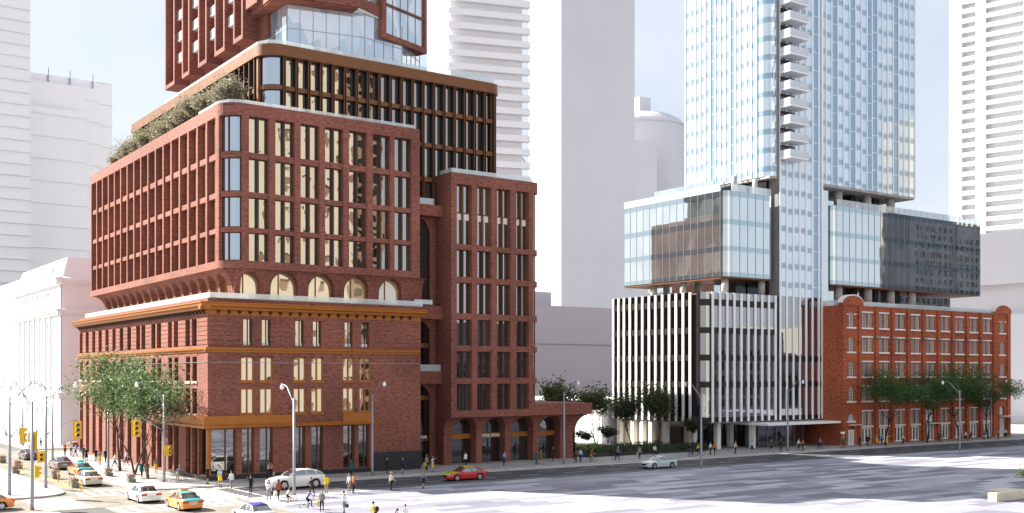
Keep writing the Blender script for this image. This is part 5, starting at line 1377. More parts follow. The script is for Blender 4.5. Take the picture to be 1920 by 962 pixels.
tx = MB(); tx.box(-.18,.18,-.32,.32,0,.14)
def car(px, py, head, kind, paint, roof, trim, label, where='rear_left', taxi=None, s=1., dx=0, dy=0):
    cm = CM[kind]; hl, W, H, wb, wr_, zb_ = cm['dim']
    x, y = gp(px, py)
    # wheel that touches the given photo pixel
    lw = {'rear_left': (wb, -W/2+.1), 'front_left': (-wb, -W/2+.1), 'rear_near': (wb, -W/2+.1)}[where]
    if head == 'N': a = -90; 
    else: a = 0
    ca, sa = cos(rad(a)), sin(rad(a)); lx, ly = lw
    # local front is -x; seen from the camera its near flank is -y for both headings
    ox, oy = (lx*ca-ly*sa)*s, (lx*sa+ly*ca)*s
    t = thing('parked_car' if taxi is None else 'taxi', label, 'car' if taxi is None else 'taxi', (x-ox+dx, y-oy+dy, 0.0), 0, 'cars on the streets')
    t.rotation_euler = (0,0,rad(a)); t.scale = (s,)*3; ORG[t.name] = Vector((0,0,0))
    def P(mb, name, mats, sm=True):
        me = mb.mesh(name, mats, None, sm); return inst(me, name, t)
    P(cm['body'], 'body', [paint, trim, 'rubber']); P(cm['g'], 'window_glass', 'car_glass'); P(cm['rf'], 'roof', roof); P(cm['pil'][0], 'window_frame', paint); P(cm['pil'][1], 'window_frame', paint)
    for sx in (-wb, wb):
        for sy in (-1, 1):
            w = inst(cm['tyre'], 'wheel', t, (sx, sy*(W/2-.12), wr_)); inst(cm['rim'], 'rim', w); inst(cm['spo'], 'spoke', w)
    for sy in (-1, 1):
        inst(cm['hl'], 'headlight', t, (-hl+.17, sy*W*.33, .68)); inst(cm['tl'], 'tail_light', t, (hl-.07, sy*W*.34, zb_-.14))
        m = cm['mir'].mesh('mirror', paint, None, True); inst(m, 'mirror', t, (-hl*.32, sy*W*.5, zb_+.06))
    inst(cm['gr'], 'grille', t, (-hl+.01, 0, .52)); inst(cm['pl'], 'number_plate', t, (hl-.01, 0, .62))
    if taxi: inst(tx.mesh('roof_sign', taxi), 'roof_sign', t, (.1, 0, H+.02))
    return t
car(259.6,943.4,'N','sedan','paint_white_car','paint_white_car','paint_white_car','white sedan crossing the junction seen from behind')
car(336.4,958,'N','sedan','paint_orange','paint_turquoise','paint_turquoise','orange taxi with turquoise roof and boot nearest the camera in the junction', taxi='paint_orange')
car(155.8,912,'N','sedan','paint_beige','paint_beige','paint_beige','beige sedan waiting behind the lane bollards')
car(142,893.5,'N','sedan','paint_orange','paint_turquoise','paint_turquoise','orange and turquoise taxi waiting ahead of the beige sedan', taxi='paint_turquoise')
car(104.4,881,'N','sedan','paint_grey','paint_grey','paint_grey','grey brown sedan ahead of the waiting taxi')
car(45.5,863,'N','sedan','paint_dark','paint_dark','paint_dark','dark sedan farthest up the side street')
car(3,957,'W','sedan','paint_orange','paint_turquoise','paint_turquoise','orange taxi cut by the left edge of the view', taxi='paint_turquoise')
car(532.7,918,'W','suv','paint_white_car','paint_white_car','paint_white_car','large white sport utility car behind the street lamp', 'front_left', s=1.13)
car(857,902,'W','sedan','paint_red','paint_yellow_car','paint_yellow_car','red taxi with yellow bonnet and roof before the arched store', 'front_left', s=.98)
car(1227,879.2,'W','sedan','paint_silver','paint_silver','paint_silver','silver sedan driving on the shaded street', 'front_left', s=.98)
car(141.5,839.5,'W','sedan','paint_orange','paint_turquoise','paint_turquoise','distant orange taxi partly behind pedestrians on the cross street', 'front_left', taxi='paint_turquoise')
car(470,984,'N','sedan','paint_white_car','paint_blue','paint_white_car','white car with a blue roof cut by the bottom of the view')
# ================================================================ people
def seg_leg(hip, th, kn, side):
    a = Vector(hip); k = a+Vector((side*.01, -sin(rad(th))*.43, -cos(rad(th))*.43)); s = th-kn
    f = k+Vector((0, -sin(rad(s))*.41, -cos(rad(s))*.41)); return a, k, f, f+Vector((0,-.15,-.055))
def pose_skeleton(p):
    "p: legs ((thigh,knee),(thigh,knee)), arms ((side,fwd,elbow),(...)), lean"
    V, E, Rr, T = [], [], [], []
    def v(co, r, t): V.append(Vector(co)); Rr.append(r); T.append(t); return len(V)-1
    def e(a, b): E.append((a, b)); return b
    ln = rad(p.get('lean', 0)); hz = .93
    def sp(h, dy=0): return (0, -sin(ln)*h+dy, hz+cos(ln)*h)
    pel = v((0,0,hz), (.145,.105), 2); s1 = e(pel, v(sp(.18), (.125,.09), 1)); ch = e(s1, v(sp(.40), (.165,.105), 1)); nb = e(ch, v(sp(.52), (.07,.065), 1)); nk = e(nb, v(sp(.59,-.01), (.052,.055), 0)); hd = e(nk, v(sp(.66,-.02), (.06,.065), 0))
    hands = []
    for sd, (si, fw, el) in zip((-1, 1), p['arms']):
        sh = Vector(sp(.475))+Vector((sd*.175, 0, 0)); a, f = rad(si), rad(fw)
        d = Vector((sd*sin(a)*cos(f), -sin(f), -cos(a)*cos(f))); el_ = sh+d*.28
        f2 = rad(fw+el); d2 = Vector((sd*sin(a)*.6*cos(f2), -sin(f2), -cos(a)*cos(f2))).normalized(); wr = el_+d2*.25; hn = wr+d2*.07
        i = e(ch, v(sh, (.062,.06), 1)); i = e(i, v((sh+el_)/2, (.05,.05), 1)); i = e(i, v(el_, (.042,.042), 3)); i = e(i, v((el_+wr)/2, (.036,.036), 3)); i = e(i, v(wr, (.026,.03), 3)); e(i, v(hn, (.026,.038), 0)); hands.append((hn, d2, sd))
    mz = 9
    for sd, (th, kn) in zip((-1, 1), p['legs']):
        h, k, f, t = seg_leg((sd*.085, 0, hz-.04), th, kn, sd)
        i = e(pel, v(h, (.095,.10), 2)); i = e(i, v((h+k)/2, (.08,.085), 2)); i = e(i, v(k, (.056,.06), 4)); i = e(i, v((k+f)/2, (.052,.056), 4)); i = e(i, v(f, (.038,.042), 5)); e(i, v(t, (.042,.032), 5)); mz = min(mz, f.z-.085)
    return V, E, Rr, T, hands, mz, Vector(sp(.78,-.03)), ln
def skin_mesh(V, E, Rr, sub=1, roots=(0,)):
    me = bpy.data.meshes.new('sk'); me.from_pydata([tuple(q) for q in V], E, []); o = bpy.data.objects.new('sk', me); C.objects.link(o)
    o.modifiers.new('s', 'SKIN'); sv = me.skin_vertices[0].data
    for i, r in enumerate(Rr): sv[i].radius = r; sv[i].use_root = i in roots
    m = o.modifiers.new('u', 'SUBSURF'); m.levels = sub; m.render_levels = sub
    dg = bpy.context.evaluated_depsgraph_get(); r = bpy.data.meshes.new_from_object(o.evaluated_get(dg)); bpy.data.objects.remove(o)
    return r
POSES = {
 'stand': dict(legs=((2,0),(-3,2)), arms=((10,5,12),(10,-5,18))),
 'walk': dict(legs=((22,4),(-20,12)), arms=((9,-22,12),(9,24,22))),
 'walk2': dict(legs=((-18,10),(20,6)), arms=((9,22,22),(9,-18,10))),
 'stroll': dict(legs=((11,3),(-10,8)), arms=((9,-8,12),(9,8,45))),
 'phone': dict(legs=((3,0),(-4,4)), arms=((12,-4,10),(38,55,105))),
 'wave': dict(legs=((2,0),(-3,3)), arms=((10,4,15),(35,95,45))),
 'read': dict(legs=((4,2),(-6,6)), arms=((10,18,75),(10,20,75)), lean=6),
 'push': dict(legs=((20,6),(-18,12)), arms=((8,38,22),(8,38,22)), lean=12),
 'hunch': dict(legs=((8,6),(-4,4)), arms=((14,48,30),(10,10,20)), lean=20),
 'ride': dict(legs=((62,66),(30,50)), arms=((8,55,12),(8,55,12)), lean=18),
}
PM = {}
def pose_mesh(name):
    if name in PM: return PM[name]
    V, E, Rr, T, hands, mz, head, ln = pose_skeleton(POSES[name])
    me = skin_mesh(V, E, Rr); mb = MB(); regs = []
    segs = [(V[a], V[b], T[b], T[a]) for a, b in E]
    for q in me.vertices: mb.v.append(Vector(q.co))
    for p in me.polygons:
        mb.f.append(list(p.vertices)); c = p.center; best = (9, 0)
        for a, b, t, t0 in segs:
            ab = b-a; k = max(0, min(1, (c-a).dot(ab)/max(1e-9, ab.dot(ab)))); d = (c-(a+ab*k)).length
            if d < best[0]: best = (d, t if k > .5 else t0)
        mb.m.append(best[1])
    # fingers: four and a thumb on each palm
    for hn, d, sd in hands:
        s = Vector((sd,0,0)); s = (s-d*s.dot(d)).normalized(); n = d.cross(s)
        for k, (o_, l) in enumerate(((-.024,.062),(-.008,.072),(.008,.068),(.023,.054))):
            b = hn+n*o_; mb.tube([b-d*.01, b+d*l*.55, b+d*l*.95-s*.022], [.0095,.0088,.007], 5, 0)
        b = hn-d*.03-n*.02; mb.tube([b, b-n*.028+d*.022, b-n*.034+d*.055-s*.008], [.011,.0095,.0075], 5, 0)
    # head with nose, ears, brow and mouth
    k0 = len(mb.v); vs, fs = [], []; nu, nv = 16, 12
    for j in range(nv+1):
        ph = -PI/2+PI*j/nv
        for i in range(nu):
            th = 2*PI*i/nu; x = .075*cos(ph)*cos(th); y = .095*cos(ph)*sin(th); z = .118*sin(ph)
            if z < -.03: x *= 1-(-z-.03)*3.2; y = y*(1-(-z-.03)*1.2)-.004
            if y < -.06 and abs(x) < .02 and -.03 < z < .015: y -= .022
            if y < -.06 and .008 < z < .035 and abs(x) > .015: y += .008
            vs.append((head.x+x, head.y+y*cos(ln)-z*sin(ln), head.z+z*cos(ln)-y*sin(ln)*-1*0))
    for j in range(nv):
        for i in range(nu): fs.append((j*nu+i, j*nu+(i+1)%nu, (j+1)*nu+(i+1)%nu, (j+1)*nu+i))
    mb.add(vs, fs, 0)
    for sd in (-1, 1):
        mb.sphere((head.x+sd*.028, head.y-.082, head.z+.012), .011, 6, 4, 6); mb.sphere((head.x+sd*.075, head.y+.005, head.z), .02, 6, 4, 0, (.5,1,1.4))
    mb.sphere((head.x, head.y-.088, head.z-.055), .02, 6, 4, 7, (1.1,.4,.3))
    mz_ = mz
    for q in mb.v: q.z -= mz_
    body = mb
    hs = {}
    hc = Vector((head.x, head.y+.012, head.z-mz_))
    for hk in ('short', 'long', 'bun', 'cap'):
        h = MB()
        vs, fs = [], []; nu, nv = 16, 8
        for j in range(nv+1):
            ph = (-.28 if hk != 'short' else -.1)+(PI/2+(.28 if hk != 'short' else .1))*j/nv
            for i in range(nu):
                th = 2*PI*i/nu; r = 1.0; x = .086*cos(ph)*cos(th); y = .106*cos(ph)*sin(th); z = .128*sin(ph)
                if sin(th) < -.25: z = max(z, .045+.02*abs(sin(th))); 
                vs.append((hc.x+x, hc.y+y, hc.z+z))
        for j in range(nv):
            for i in range(nu): fs.append((j*nu+i, j*nu+(i+1)%nu, (j+1)*nu+(i+1)%nu, (j+1)*nu+i))
        h.add(vs, fs)
        if hk == 'long': h.tube([(hc.x,hc.y+.05,hc.z+.04),(hc.x,hc.y+.085,hc.z-.08),(hc.x,hc.y+.08,hc.z-.24)], [.08,.085,.045], 10)
        if hk == 'bun': h.sphere((hc.x,hc.y+.1,hc.z+.06), .05, 8, 6)
        if hk == 'cap': h.arcband(hc.x, hc.y-.03, .15, .05, 215, 325, hc.z+.05, hc.z+.065, 6)
        hs[hk] = h
    # skirt / coat tails
    sk = {}
    for kind, (zt, zb_, rt, rb) in dict(skirt=(1.06,.52,.155,.20), coat=(1.2,.60,.165,.235), jacket=(1.45,.86,.13,.19)).items():
        k = MB(); vs = []; nu = 16; nz = 5
        lnk = -sin(ln)
        for j in range(nz+1):
            t = j/nz; z = zt+(zb_-zt)*t; r = rt+(rb-rt)*t+(.028*sin(PI*min(1,t*1.6)) if kind == 'jacket' else 0); dy = lnk*max(0, z-.93)
            for i in range(nu): th = 2*PI*i/nu; rp = r*(1+.05*sin(th*4)*t); vs.append((rp*cos(th)*1.02, dy+rp*.78*sin(th), z-mz_))
        k.add(vs, [(j*nu+i, j*nu+(i+1)%nu, (j+1)*nu+(i+1)%nu, (j+1)*nu+i) for j in range(nz) for i in range(nu)]); sk[kind] = k
    PM[name] = (body, hs, sk, mz_)
    return PM[name]
COL = dict(white=(.72,.72,.72), cream=(.62,.54,.42), grey=(.24,.24,.26), dgrey=(.10,.10,.105), black=(.014,.014,.017), navy=(.02,.03,.07), teal=(.02,.12,.13), blue=(.16,.35,.68), lblue=(.42,.55,.72), purple=(.28,.14,.48), orange=(.62,.15,.03), rust=(.35,.08,.03), yellow=(.78,.55,.02), khaki=(.36,.28,.18), olive=(.14,.12,.04), brown=(.14,.08,.05), red=(.45,.03,.03), green=(.05,.12,.06), pink=(.55,.30,.30),
 skin=(.50,.29,.20), skin2=(.22,.11,.07), hblack=(.012,.01,.009), hbrown=(.07,.035,.02), hred=(.30,.09,.03), hblond=(.42,.28,.12), hgrey=(.4,.38,.36), mouth=(.30,.10,.08))
for k, c in list(COL.items()): plain('cloth_'+k, c, .8 if 'skin' not in k else .5, 0, .3, .08, 14)
BM = {}
def person(px, py, desc, face, pose='stand', top='white', bot='black', skirt=None, hair='short', hc='hblack', sleeve=True, bare=False, skin='skin', h=1., jacket=None, z=.0, xy=None, shoes='black'):
    x, y = xy if xy else gp(px, py)
    onwalk = (y > 105 and x > 32.4) or (x < 24.6 and y > 104.8) or y > 172.5
    if onwalk:
        x, y = (x, y) if xy else (x*(HC-.13)/HC, y*(HC-.13)/HC); z = .13
    body, hs, sk, mz = pose_mesh(pose)
    t = thing('person', desc, 'person', (x,y,z), 0, 'people in the streets'); t.rotation_euler = (0,0,rad(face)); t.scale = (h,)*3; ORG[t.name] = Vector((0,0,0))
    key = (pose,)
    if key not in BM: BM[key] = body.mesh('body', ['cloth_skin']*8, None, True)
    o = inst(BM[key], 'body', t)
    leg = skin if bare else bot
    cols = [skin, top, bot, top if sleeve else skin, leg, shoes, 'hblack', 'mouth']
    for i, c in enumerate(cols):
        o.material_slots[i].link = 'OBJECT'; o.material_slots[i].material = MATS['cloth_'+c]
    for nm, mb_, c in (('hair', hs[hair], hc),)+((('skirt', sk['skirt'], skirt),) if skirt else ())+((('coat', sk['coat'], top),) if jacket == 'coat' else ())+((('jacket', sk['jacket'], jacket),) if jacket and jacket != 'coat' else ()):
        kk = (pose, nm, hair if nm == 'hair' else '', c)
        if kk not in BM: BM[kk] = mb_.mesh(nm, 'cloth_'+c, None, True)
        inst(BM[kk], nm, t)
    return t
def bag(p, desc, col='yellow', side=-1, w=.34, h=.36, z=.42, fwd=0.):
    mb = MB(); mb.box(-.07, .07, -w/2, w/2, 0, h); mb.tube([(0,-.09,h-.01),(0,-.08,h+.16),(0,0,h+.2),(0,.08,h+.16),(0,.09,h-.01)], .012, 5)
    o = bpy.data.objects.new('bag', mb.mesh('bag', 'cloth_'+col)); C.objects.link(o); a = p.rotation_euler.z
    dx, dy = side*.30, -fwd; o.location = (p.location.x+dx*cos(a)-dy*sin(a), p.location.y+dx*sin(a)+dy*cos(a), p.location.z+z); o.rotation_euler = (0,0,a)
    tag(o, desc, 'bag', 'bags carried by people')
def backpack(p, desc, col='black'):
    mb = MB(); mb.sphere((0,.19,1.22), .2, 12, 8, sq=(.85,.55,1.15)); o = bpy.data.objects.new('backpack', mb.mesh('backpack', 'cloth_'+col, smooth=True)); C.objects.link(o)
    o.location = p.location; o.rotation_euler = p.rotation_euler; tag(o, desc, 'backpack', 'bags carried by people')
def bike_meshes():
    w = MB(); n = 24
    w.tube([(.34*cos(2*PI*i/n), 0, .34*sin(2*PI*i/n)) for i in range(n+1)], .018, 5, cap=False)
    s = MB()
    for i in range(10): a = PI*i/10; s.tube([(-.33*cos(a),0,-.33*sin(a)),(.33*cos(a),0,.33*sin(a))], .003, 3)
    f = MB(); f.tube([(.52,0,.34),(.12,0,.30),(.22,0,.82)], .018, 6); f.tube([(.52,0,.34),(.2,0,.76)], .014, 6); f.tube([(.12,0,.30),(-.34,0,.76),(-.52,0,.34)], .018, 6); f.tube([(.2,0,.76),(-.33,0,.82)], .017, 6)
    hb = MB(); hb.tube([(-.35,0,.78),(-.30,0,1.0)], .016, 6); hb.tube([(-.2,-.28,1.02),(-.32,-.2,1.03),(-.32,.2,1.03),(-.2,.28,1.02)], .014, 6)
    sd = MB(); sd.sphere((.24,0,.9), .12, 8, 6, sq=(1.1,.6,.35)); cr = MB(); cr.tube([(.12,-.1,.3),(.12,.1,.3)], .09, 12)
    return w.mesh('wheel','rubber'), s.mesh('spokes','steel'), f.mesh('frame','cloth_black',smooth=True), hb.mesh('handlebar','steel'), sd.mesh('saddle','rubber'), cr.mesh('crank','steel')
BKM = bike_meshes()
def bike(x, y, face, desc, z=0., s=1.):
    t = thing('bicycle', desc, 'bicycle', (x,y,z), 0, 'bicycles'); t.rotation_euler = (0,0,rad(face)+PI/2); t.scale = (s,)*3; ORG[t.name] = Vector((0,0,0))
    for sx in (-.52, .52): w = inst(BKM[0], 'wheel', t, (sx,0,.34)); inst(BKM[1], 'spokes', w)
    for m, n in zip(BKM[2:], ('frame','handlebar','saddle','crank')): inst(m, n, t)
def rider(px, py, desc, bdesc, face, top, bot, hc='hblack', h=1., **kw):
    x, y = gp(px, py); w = (y > 105 and x > 32.4) or y > 172.5
    if w: x, y = x*(HC-.13)/HC, y*(HC-.13)/HC
    z = .13 if w else 0
    f = rad(face); bike(x, y, face, bdesc, z, h)
    p = person(0, 0, desc, face, 'ride', top, bot, hc=hc, h=h, z=z, xy=(x-sin(f)*.22*h, y+cos(f)*.22*h), **kw); p.location.z = z+(.93-.94+.0)*h+.0
    return p
def pusher(px, py, desc, bdesc, face, top, bot, **kw):
    p = person(px, py, desc, face, 'push', top, bot, **kw); f = rad(face)
    bike(p.location.x+cos(f)*.42+sin(f)*.35, p.location.y+sin(f)*.42-cos(f)*.35, face, bdesc, p.location.z)
P_ = person
# --- left street and corner
p = P_(76.6,838,'person in white shirt and black trousers walking before the white classical block',170,'walk','white','black')
P_(32,822,'person in white shirt among the far group at the left edge of the view',40,'stand','white','grey')
P_(37,820.5,'person in orange and black at the far left group',200,'stand','orange','black')
P_(46,830,'person in bright orange jacket left of the distant lamp pole',30,'stand','orange','black',jacket='orange')
P_(54,829.5,'person in pale shirt next to the one in bright orange jacket',-30,'stand','white','dgrey')
P_(66,831,'person in dark coat close behind the tall lamp pole at far left',150,'stand','black','black',jacket='coat')
rider(12,820,'person in dark red clothes cycling at the far left edge','dark bicycle ridden at the far left edge',60,'rust','black')
P_(122,854.8,'person in orange top and black trousers before the distant taxi',10,'stand','orange','black')
P_(133.5,854,'person in white shirt standing at the distant taxi',160,'stand','white','dgrey')
pusher(141.5,857,'person in purple top leaning over a bicycle near the distant taxi','small bicycle near the distant taxi',80,'purple','black',hair='long')
P_(156.6,862,'person in teal top and black trousers near the far end of the brick corner building',20,'stand','teal','black')
P_(162,866,'person in short black dress near the far end of the brick corner building',-10,'stand','black','black',skirt='black',bare=True,sleeve=False,hair='long')
P_(180,866.5,'person in black suit, arms folded, left of the yellow skirt near far trees',-20,'read','black','black')
P_(187,872.4,'person in grey top and yellow skirt on the side pavement left of the trees',0,'wave','grey','yellow',skirt='yellow',bare=True,sleeve=False,hc='hbrown')
P_(198,867.6,'person in black suit walking, right of the yellow skirt on the side pavement',15,'stroll','black','black',jacket='black')
P_(215.5,877,'person in pale jacket and black trousers striding left by the lamp pole',80,'walk','white','black',jacket='white')
P_(224,871,'person in grey vest and dark trousers left of the first street tree trunk',0,'stroll','grey','black')
P_(236.5,872,'person in light blue shirt leaning forward right of the first street tree trunk',85,'walk2','lblue','navy')
P_(266,895,'person in teal blue coat between the dark and the forked tree trunks',10,'stroll','teal','black',jacket='coat')
P_(275.5,895,'person in olive brown coat and bare legs beside the forked tree trunk',-5,'stroll','olive','olive',jacket='coat',bare=True,hc='hbrown')
P_(292.6,887.8,'person in grey top and long yellow skirt waving beside the brick side wall',-20,'wave','grey','yellow',skirt='yellow',bare=True,sleeve=False,hair='long')
P_(332.5,905,'hunched person in grey jacket and khaki trousers right of the signal pole',120,'hunch','grey','khaki',hc='hgrey')
P_(389.5,907.5,'person in short black dress at the corner post of the brick building',20,'phone','black','black',skirt='black',bare=True,hair='long')
P_(413,911.5,'person in pale blue top and yellow skirt, arm up before the corner window',-30,'wave','lblue','yellow',skirt='yellow',bare=True,sleeve=False,hc='hblack')
P_(434,916.8,'person in white jacket and grey trousers before the first shop windows',185,'stroll','white','grey',jacket='white')
P_(470,927.5,'person in black suit holding a phone on the crossing',180,'phone','black','black',jacket='black')
p = P_(504,938,'person in white shirt and grey trousers left of the person with the shopping bag',150,'walk','white','grey'); bag(p, 'dark briefcase carried by the white-shirted person left of the cyclist', 'black', -1, .36, .26, .52)
p = P_(522,937,'person in rust jacket and black trousers with a pale shopping bag',190,'stroll','rust','black',hair='long',skin='skin2',jacket='rust'); bag(p, 'pale paper shopping bag held by the person in rust jacket', 'cream', 1, .42, .44, .3)
rider(542,944,'small person in white riding a bicycle before the white sport utility car','small bicycle ridden before the white sport utility car',80,'cream','black',hc='hred',h=.82,bare=True)
rider(580.5,954,'person in purple shirt riding a bicycle in the foreground','bicycle with thin wheels in the foreground under the purple rider',75,'purple','black',skin='skin2')
P_(585,931,'person in black dress standing behind the purple cyclist',-60,'push','black','black',hair='long',jacket='black')
p = P_(603.5,959.6,'person in grey cardigan and black trousers carrying a yellow bag in the foreground',-30,'stroll','grey','black',jacket='grey',hc='hbrown'); bag(p, 'yellow bag carried by the foreground person in grey cardigan', 'yellow', -1, .34, .42, .5)
p = P_(612,925.5,'person in yellow jacket and khaki trousers at the rear of the white sport utility car',-20,'stand','yellow','khaki',skin='skin2',jacket='yellow'); 
p = P_(645,964,'person in white shirt and grey trousers with a briefcase standing on the sunlit plaza',200,'stroll','white','grey'); bag(p, 'dark briefcase of the lone person on the sunlit plaza', 'black', -1, .34, .26, .5)
P_(502,898,'person in light blue shirt beside a shop window, left of the orange top',60,'read','lblue','navy')
p = P_(508.5,897.5,'person in orange top with a bag beside the shop window',200,'stroll','orange','black'); bag(p,'paper bag held beside the shop window','cream',-1,.3,.36,.32)
P_(577,905.5,'person in purple shirt hidden behind the white sport utility car',200,'stand','purple','black')
P_(659,891,'person in teal coat and dark cap walking by the shop windows',200,'stroll','teal','black',hair='cap',jacket='coat')
P_(655,923.5,'person in white shirt and khaki trousers left of the orange top at the road edge',-70,'wave','white','khaki')
p = P_(662.5,925.6,'person in orange top and black trousers at the road edge',70,'wave','orange','black'); bag(p,'dark handbag of the person in orange top at the road edge','black',1,.3,.3,.5)
P_(725.3,888.3,'person in black suit on the phone before the dark plinth',30,'phone','black','black',jacket='black')
P_(755,888,'person in dark blazer and bare legs before the dark plinth',-20,'walk','navy','navy',skirt='black',bare=True,hc='hbrown')
P_(733.7,920.7,'person in cream blouse and black trousers alone on the shaded plaza edge',15,'stroll','cream','black',hair='long',hc='hred')
P_(793.7,916.2,'person in grey top and navy skirt alone near the road edge',-10,'stroll','grey','navy',skirt='navy',bare=True,hc='hred')
p = P_(800,881.8,'person in grey jacket with a yellow bag at the recessed entrance',10,'stand','grey','black',jacket='grey'); bag(p,'yellow bag at the recessed entrance','yellow',-1,.4,.36,.5)
P_(811,885,'person in blue top and yellow skirt with arm raised at the recessed entrance',30,'wave','lblue','yellow',skirt='yellow',bare=True,sleeve=False)
P_(873,874.8,'person in white jacket behind the red taxi',190,'stand','white','black',jacket='white')
P_(945,874.2,'person in bright blue shirt reading before the arched store pier',10,'read','blue','navy')
P_(1005.5,871,'person in teal coat left of the olive coat before the arcade',200,'stroll','teal','black',jacket='coat')
P_(1014,871,'person in olive coat with bare legs before the arcade',20,'walk2','olive','olive',jacket='coat',bare=True,hc='hbrown')
P_(1036.3,864.8,'person in dark suit on the phone in the last arch',20,'phone','black','black',jacket='black')
p = P_(1080.5,867.6,'person in rust top and black trousers just right of the street lamp',200,'stroll','rust','black',hair='long'); bag(p,'brown bag beside the person in rust top','brown',1,.3,.36,.34)
p = P_(1088.5,867.4,'person in pale blue shirt and dark trousers beside the rust top',160,'stroll','lblue','navy')
rider(1110,866.5,'person in striped orange top cycling on the pavement by the bed','bicycle ridden on the pavement at the planting bed',85,'rust','khaki',hc='hbrown')
pusher(1157,863.3,'person in purple jacket pushing a bicycle past the hedge','black bicycle pushed past the hedge',85,'purple','black',hc='hgrey')
p = P_(1199,861.4,'person in grey jacket with a yellow bag before the hedge',150,'stroll','grey','black',jacket='grey'); bag(p,'yellow bag carried before the hedge','yellow',1,.4,.34,.5)
p = P_(1227.5,858,'person in white shirt and dark trousers above the silver car',120,'walk','white','navy'); bag(p,'dark case carried above the silver car','black',-1,.34,.3,.45)
pusher(1295.5,856,'person in black coat pushing a bicycle left of the lamp on the plaza','black bicycle left of the plaza lamp',-80,'black','black',hair='long')
rider(1309.5,855,'person in yellow top cycling just behind the plaza lamp','bicycle behind the plaza lamp',60,'yellow','black')
p = P_(1332,853.4,'person in white shirt and dark trousers beside the orange top at the podium',10,'stroll','white','navy')
p = P_(1339.5,853.6,'person in orange top and black trousers at the podium',-10,'stroll','orange','black',hair='long'); bag(p,'paper bag carried at the podium','cream',-1,.34,.4,.3)
P_(1379,852,'person in cream blouse and dark trousers standing in the patch of sun',10,'stroll','cream','black',hc='hblond')
P_(1410,849.6,'person in grey blouse and black skirt before the white column',0,'read','lblue','black',skirt='black',bare=True,hc='hred')
P_(1445.5,847.6,'person in short black dress before the lobby glass',30,'walk','black','black',skirt='black',bare=True,sleeve=False,hc='hbrown')
P_(1464,846.8,'person in black suit just left of the pavement lamp',20,'stroll','black','black',jacket='black')
P_(1497.5,845,'person in white shirt and black trousers right of the pavement lamp',10,'walk','white','black')
p = P_(1505.5,845.2,'person in orange and black top beside the lobby glass',190,'stroll','orange','black',hair='long'); bag(p,'paper bag carried beside the lobby glass','cream',-1,.3,.36,.3)
pusher(1536.5,842.8,'person in purple shirt pushing a bicycle left of the warehouse','dark bicycle left of the warehouse',80,'purple','black',hc='hbrown')
P_(1577.5,840.2,'person in olive coat beside the teal one at the warehouse corner',0,'stroll','olive','khaki',jacket='coat',bare=True)
P_(1582,840.4,'person in teal coat at the warehouse corner',30,'stroll','teal','black',jacket='coat')
P_(1612.5,838,'person in black suit before the first shop bay of the warehouse',60,'phone','black','black',jacket='black')
P_(1626.5,837.3,'person in black jacket left of the pink skirt at the warehouse',-60,'read','black','black',jacket='black')
P_(1631.3,837.6,'person in black top and pink skirt at the warehouse',40,'stroll','black','pink',skirt='pink',bare=True)
P_(1644,834.7,'person in grey top and yellow skirt left of the first warehouse tree',0,'stroll','grey','yellow',skirt='yellow',bare=True)
P_(1653,834.2,'person in bright blue shirt left of the first warehouse tree',-40,'walk','blue','navy')
P_(1663,836.2,'person in yellow skirt with raised arm right of the first warehouse tree',20,'wave','cream','yellow',skirt='yellow',bare=True)
P_(1693,834.2,'person in white shirt and black trousers walking alone before the warehouse',70,'walk2','white','black')
P_(1761,828.4,'person in teal coat right of the tree at the warehouse entrance',-20,'walk','teal','black')
P_(1766,828.6,'person in grey dress right of the tree at the warehouse entrance',20,'stroll','grey','grey',skirt='grey',bare=True)
P_(1802,828,'person in dark red jacket just right of the plaza edge lamp',0,'stand','red','black')
P_(1810.5,827.4,'person in white shirt between the lamp and the dark-trunked tree',190,'walk','white','black')
P_(1819.5,827,'person in maroon top beside the white shirt before the warehouse',60,'push','rust','black')
P_(1845,824.4,'person in purple shirt left of the last warehouse tree',180,'stroll','purple','black')
p = P_(1871,824,'person in pale grey top with a yellow bag at the right end of the warehouse',150,'stroll','grey','black'); bag(p,'yellow bag at the right end of the warehouse','yellow',1,.36,.32,.5)
p = P_(1885.5,822.2,'person in white shirt and black trousers at the right end of the warehouse',-60,'walk','white','black'); bag(p,'dark case at the right end of the warehouse','black',-1,.34,.3,.42)
p = P_(704,985,'person in yellow top with a black backpack cut by the bottom of the view',190,'ride','yellow','black',skin='skin2',xy=gp(704,985)); backpack(p,'black backpack on the person in yellow at the bottom edge'); bike(gp(704,985)[0]+.0, gp(704,985)[1]+.2, 190, 'bicycle under the backpack rider at the bottom edge')
P_(760,994,'person in white shirt cut by the bottom of the view',170,'stand','white','grey',hc='hbrown')
P_(745,1004,'person with black hair raising a hand at the bottom of the view',150,'wave','black','black')

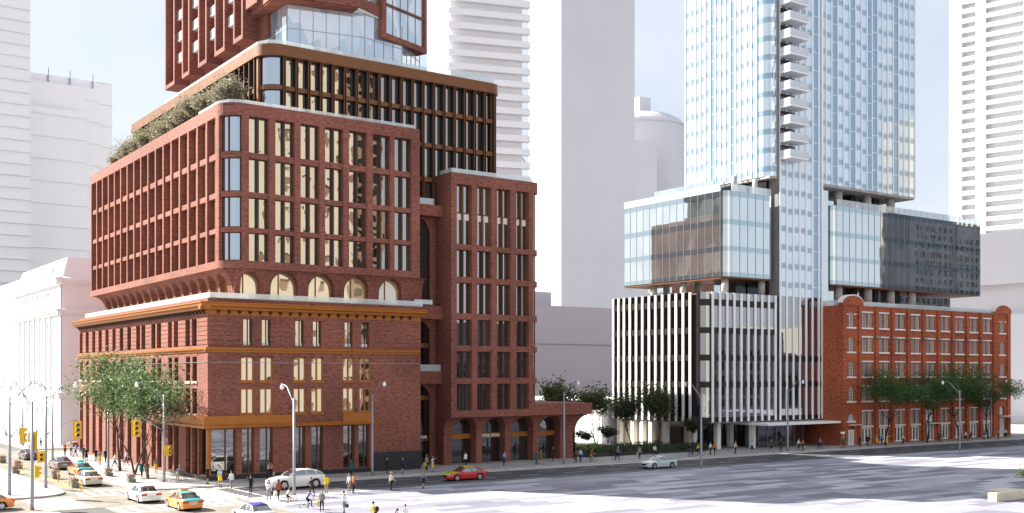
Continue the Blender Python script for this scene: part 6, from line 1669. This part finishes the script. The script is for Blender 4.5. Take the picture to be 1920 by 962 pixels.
# ================================================================ camera, sky, sun
cam = bpy.data.cameras.new('camera'); co = bpy.data.objects.new('camera', cam); C.objects.link(co)
cam.sensor_width = 36; cam.lens = 36*FOC/1920; cam.shift_y = (HY-481)/1920; cam.clip_end = 5000; cam.clip_start = .5
co.location = (0,0,HC); yaw = math.atan2(FX, FY); co.rotation_euler = (rad(90), 0, -yaw)
bpy.context.scene.camera = co
EL = rad(35); SX, SY = -.53, .85; nn = math.hypot(SX, SY); SX /= nn; SY /= nn
sd = Vector((SX*cos(EL), SY*cos(EL), sin(EL)))
sun = bpy.data.lights.new('sun', 'SUN'); sun.energy = SUN_E; sun.angle = rad(.5); sun.color = (1, .935, .82)
so = bpy.data.objects.new('sun', sun); C.objects.link(so); so.rotation_euler = sd.to_track_quat('Z', 'Y').to_euler(); so.location = (0,0,300)
w = bpy.data.worlds.new('World'); bpy.context.scene.world = w; w.use_nodes = True; nt = w.node_tree
for n in list(nt.nodes): nt.nodes.remove(n)
out = nt.nodes.new('ShaderNodeOutputWorld'); bg = nt.nodes.new('ShaderNodeBackground'); bg.inputs[1].default_value = SKY_E
sk = nt.nodes.new('ShaderNodeTexSky'); sk.sky_type = 'NISHITA'; sk.sun_disc = False; sk.sun_elevation = EL; sk.sun_rotation = math.atan2(SX, SY)
sk.air_density = 1.0; sk.dust_density = 1.5; sk.ozone_density = 1.5
# thin high cloud over a pale sky
tc = nt.nodes.new('ShaderNodeTexCoord'); mp = N(nt, 'ShaderNodeMapping'); mp.inputs['Scale'].default_value = (1.2, 1.2, 3.2); nt.links.new(tc.outputs['Generated'], mp.inputs['Vector'])
cn = N(nt, 'ShaderNodeTexNoise', Scale=1.6, Detail=8.0, Roughness=.62); nt.links.new(mp.outputs[0], cn.inputs['Vector'])
cf_ = ramp(nt, cn.outputs['Fac'], [(.30, (.52,.52,.52)), (.66, (.95,.95,.95))])
cm = N(nt, 'ShaderNodeMixRGB'); cm.inputs['Color2'].default_value = (CLOUD*.93, CLOUD*.98, CLOUD*1.06, 1); nt.links.new(cf_, cm.inputs['Fac']); nt.links.new(sk.outputs[0], cm.inputs['Color1'])
nt.links.new(cm.outputs[0], bg.inputs[0]); nt.links.new(bg.outputs[0], out.inputs[0])
sc = bpy.context.scene
sc.view_settings.view_transform = 'Standard'; sc.view_settings.look = 'None'; sc.view_settings.gamma = 1; sc.view_settings.use_curve_mapping = False
sc.view_settings.exposure = EXPO
sc.cycles.use_denoising = True
sc.cycles.max_bounces = 6; sc.cycles.diffuse_bounces = 2; sc.cycles.glossy_bounces = 4; sc.cycles.transparent_max_bounces = 10
sc.cycles.sample_clamp_indirect = 6
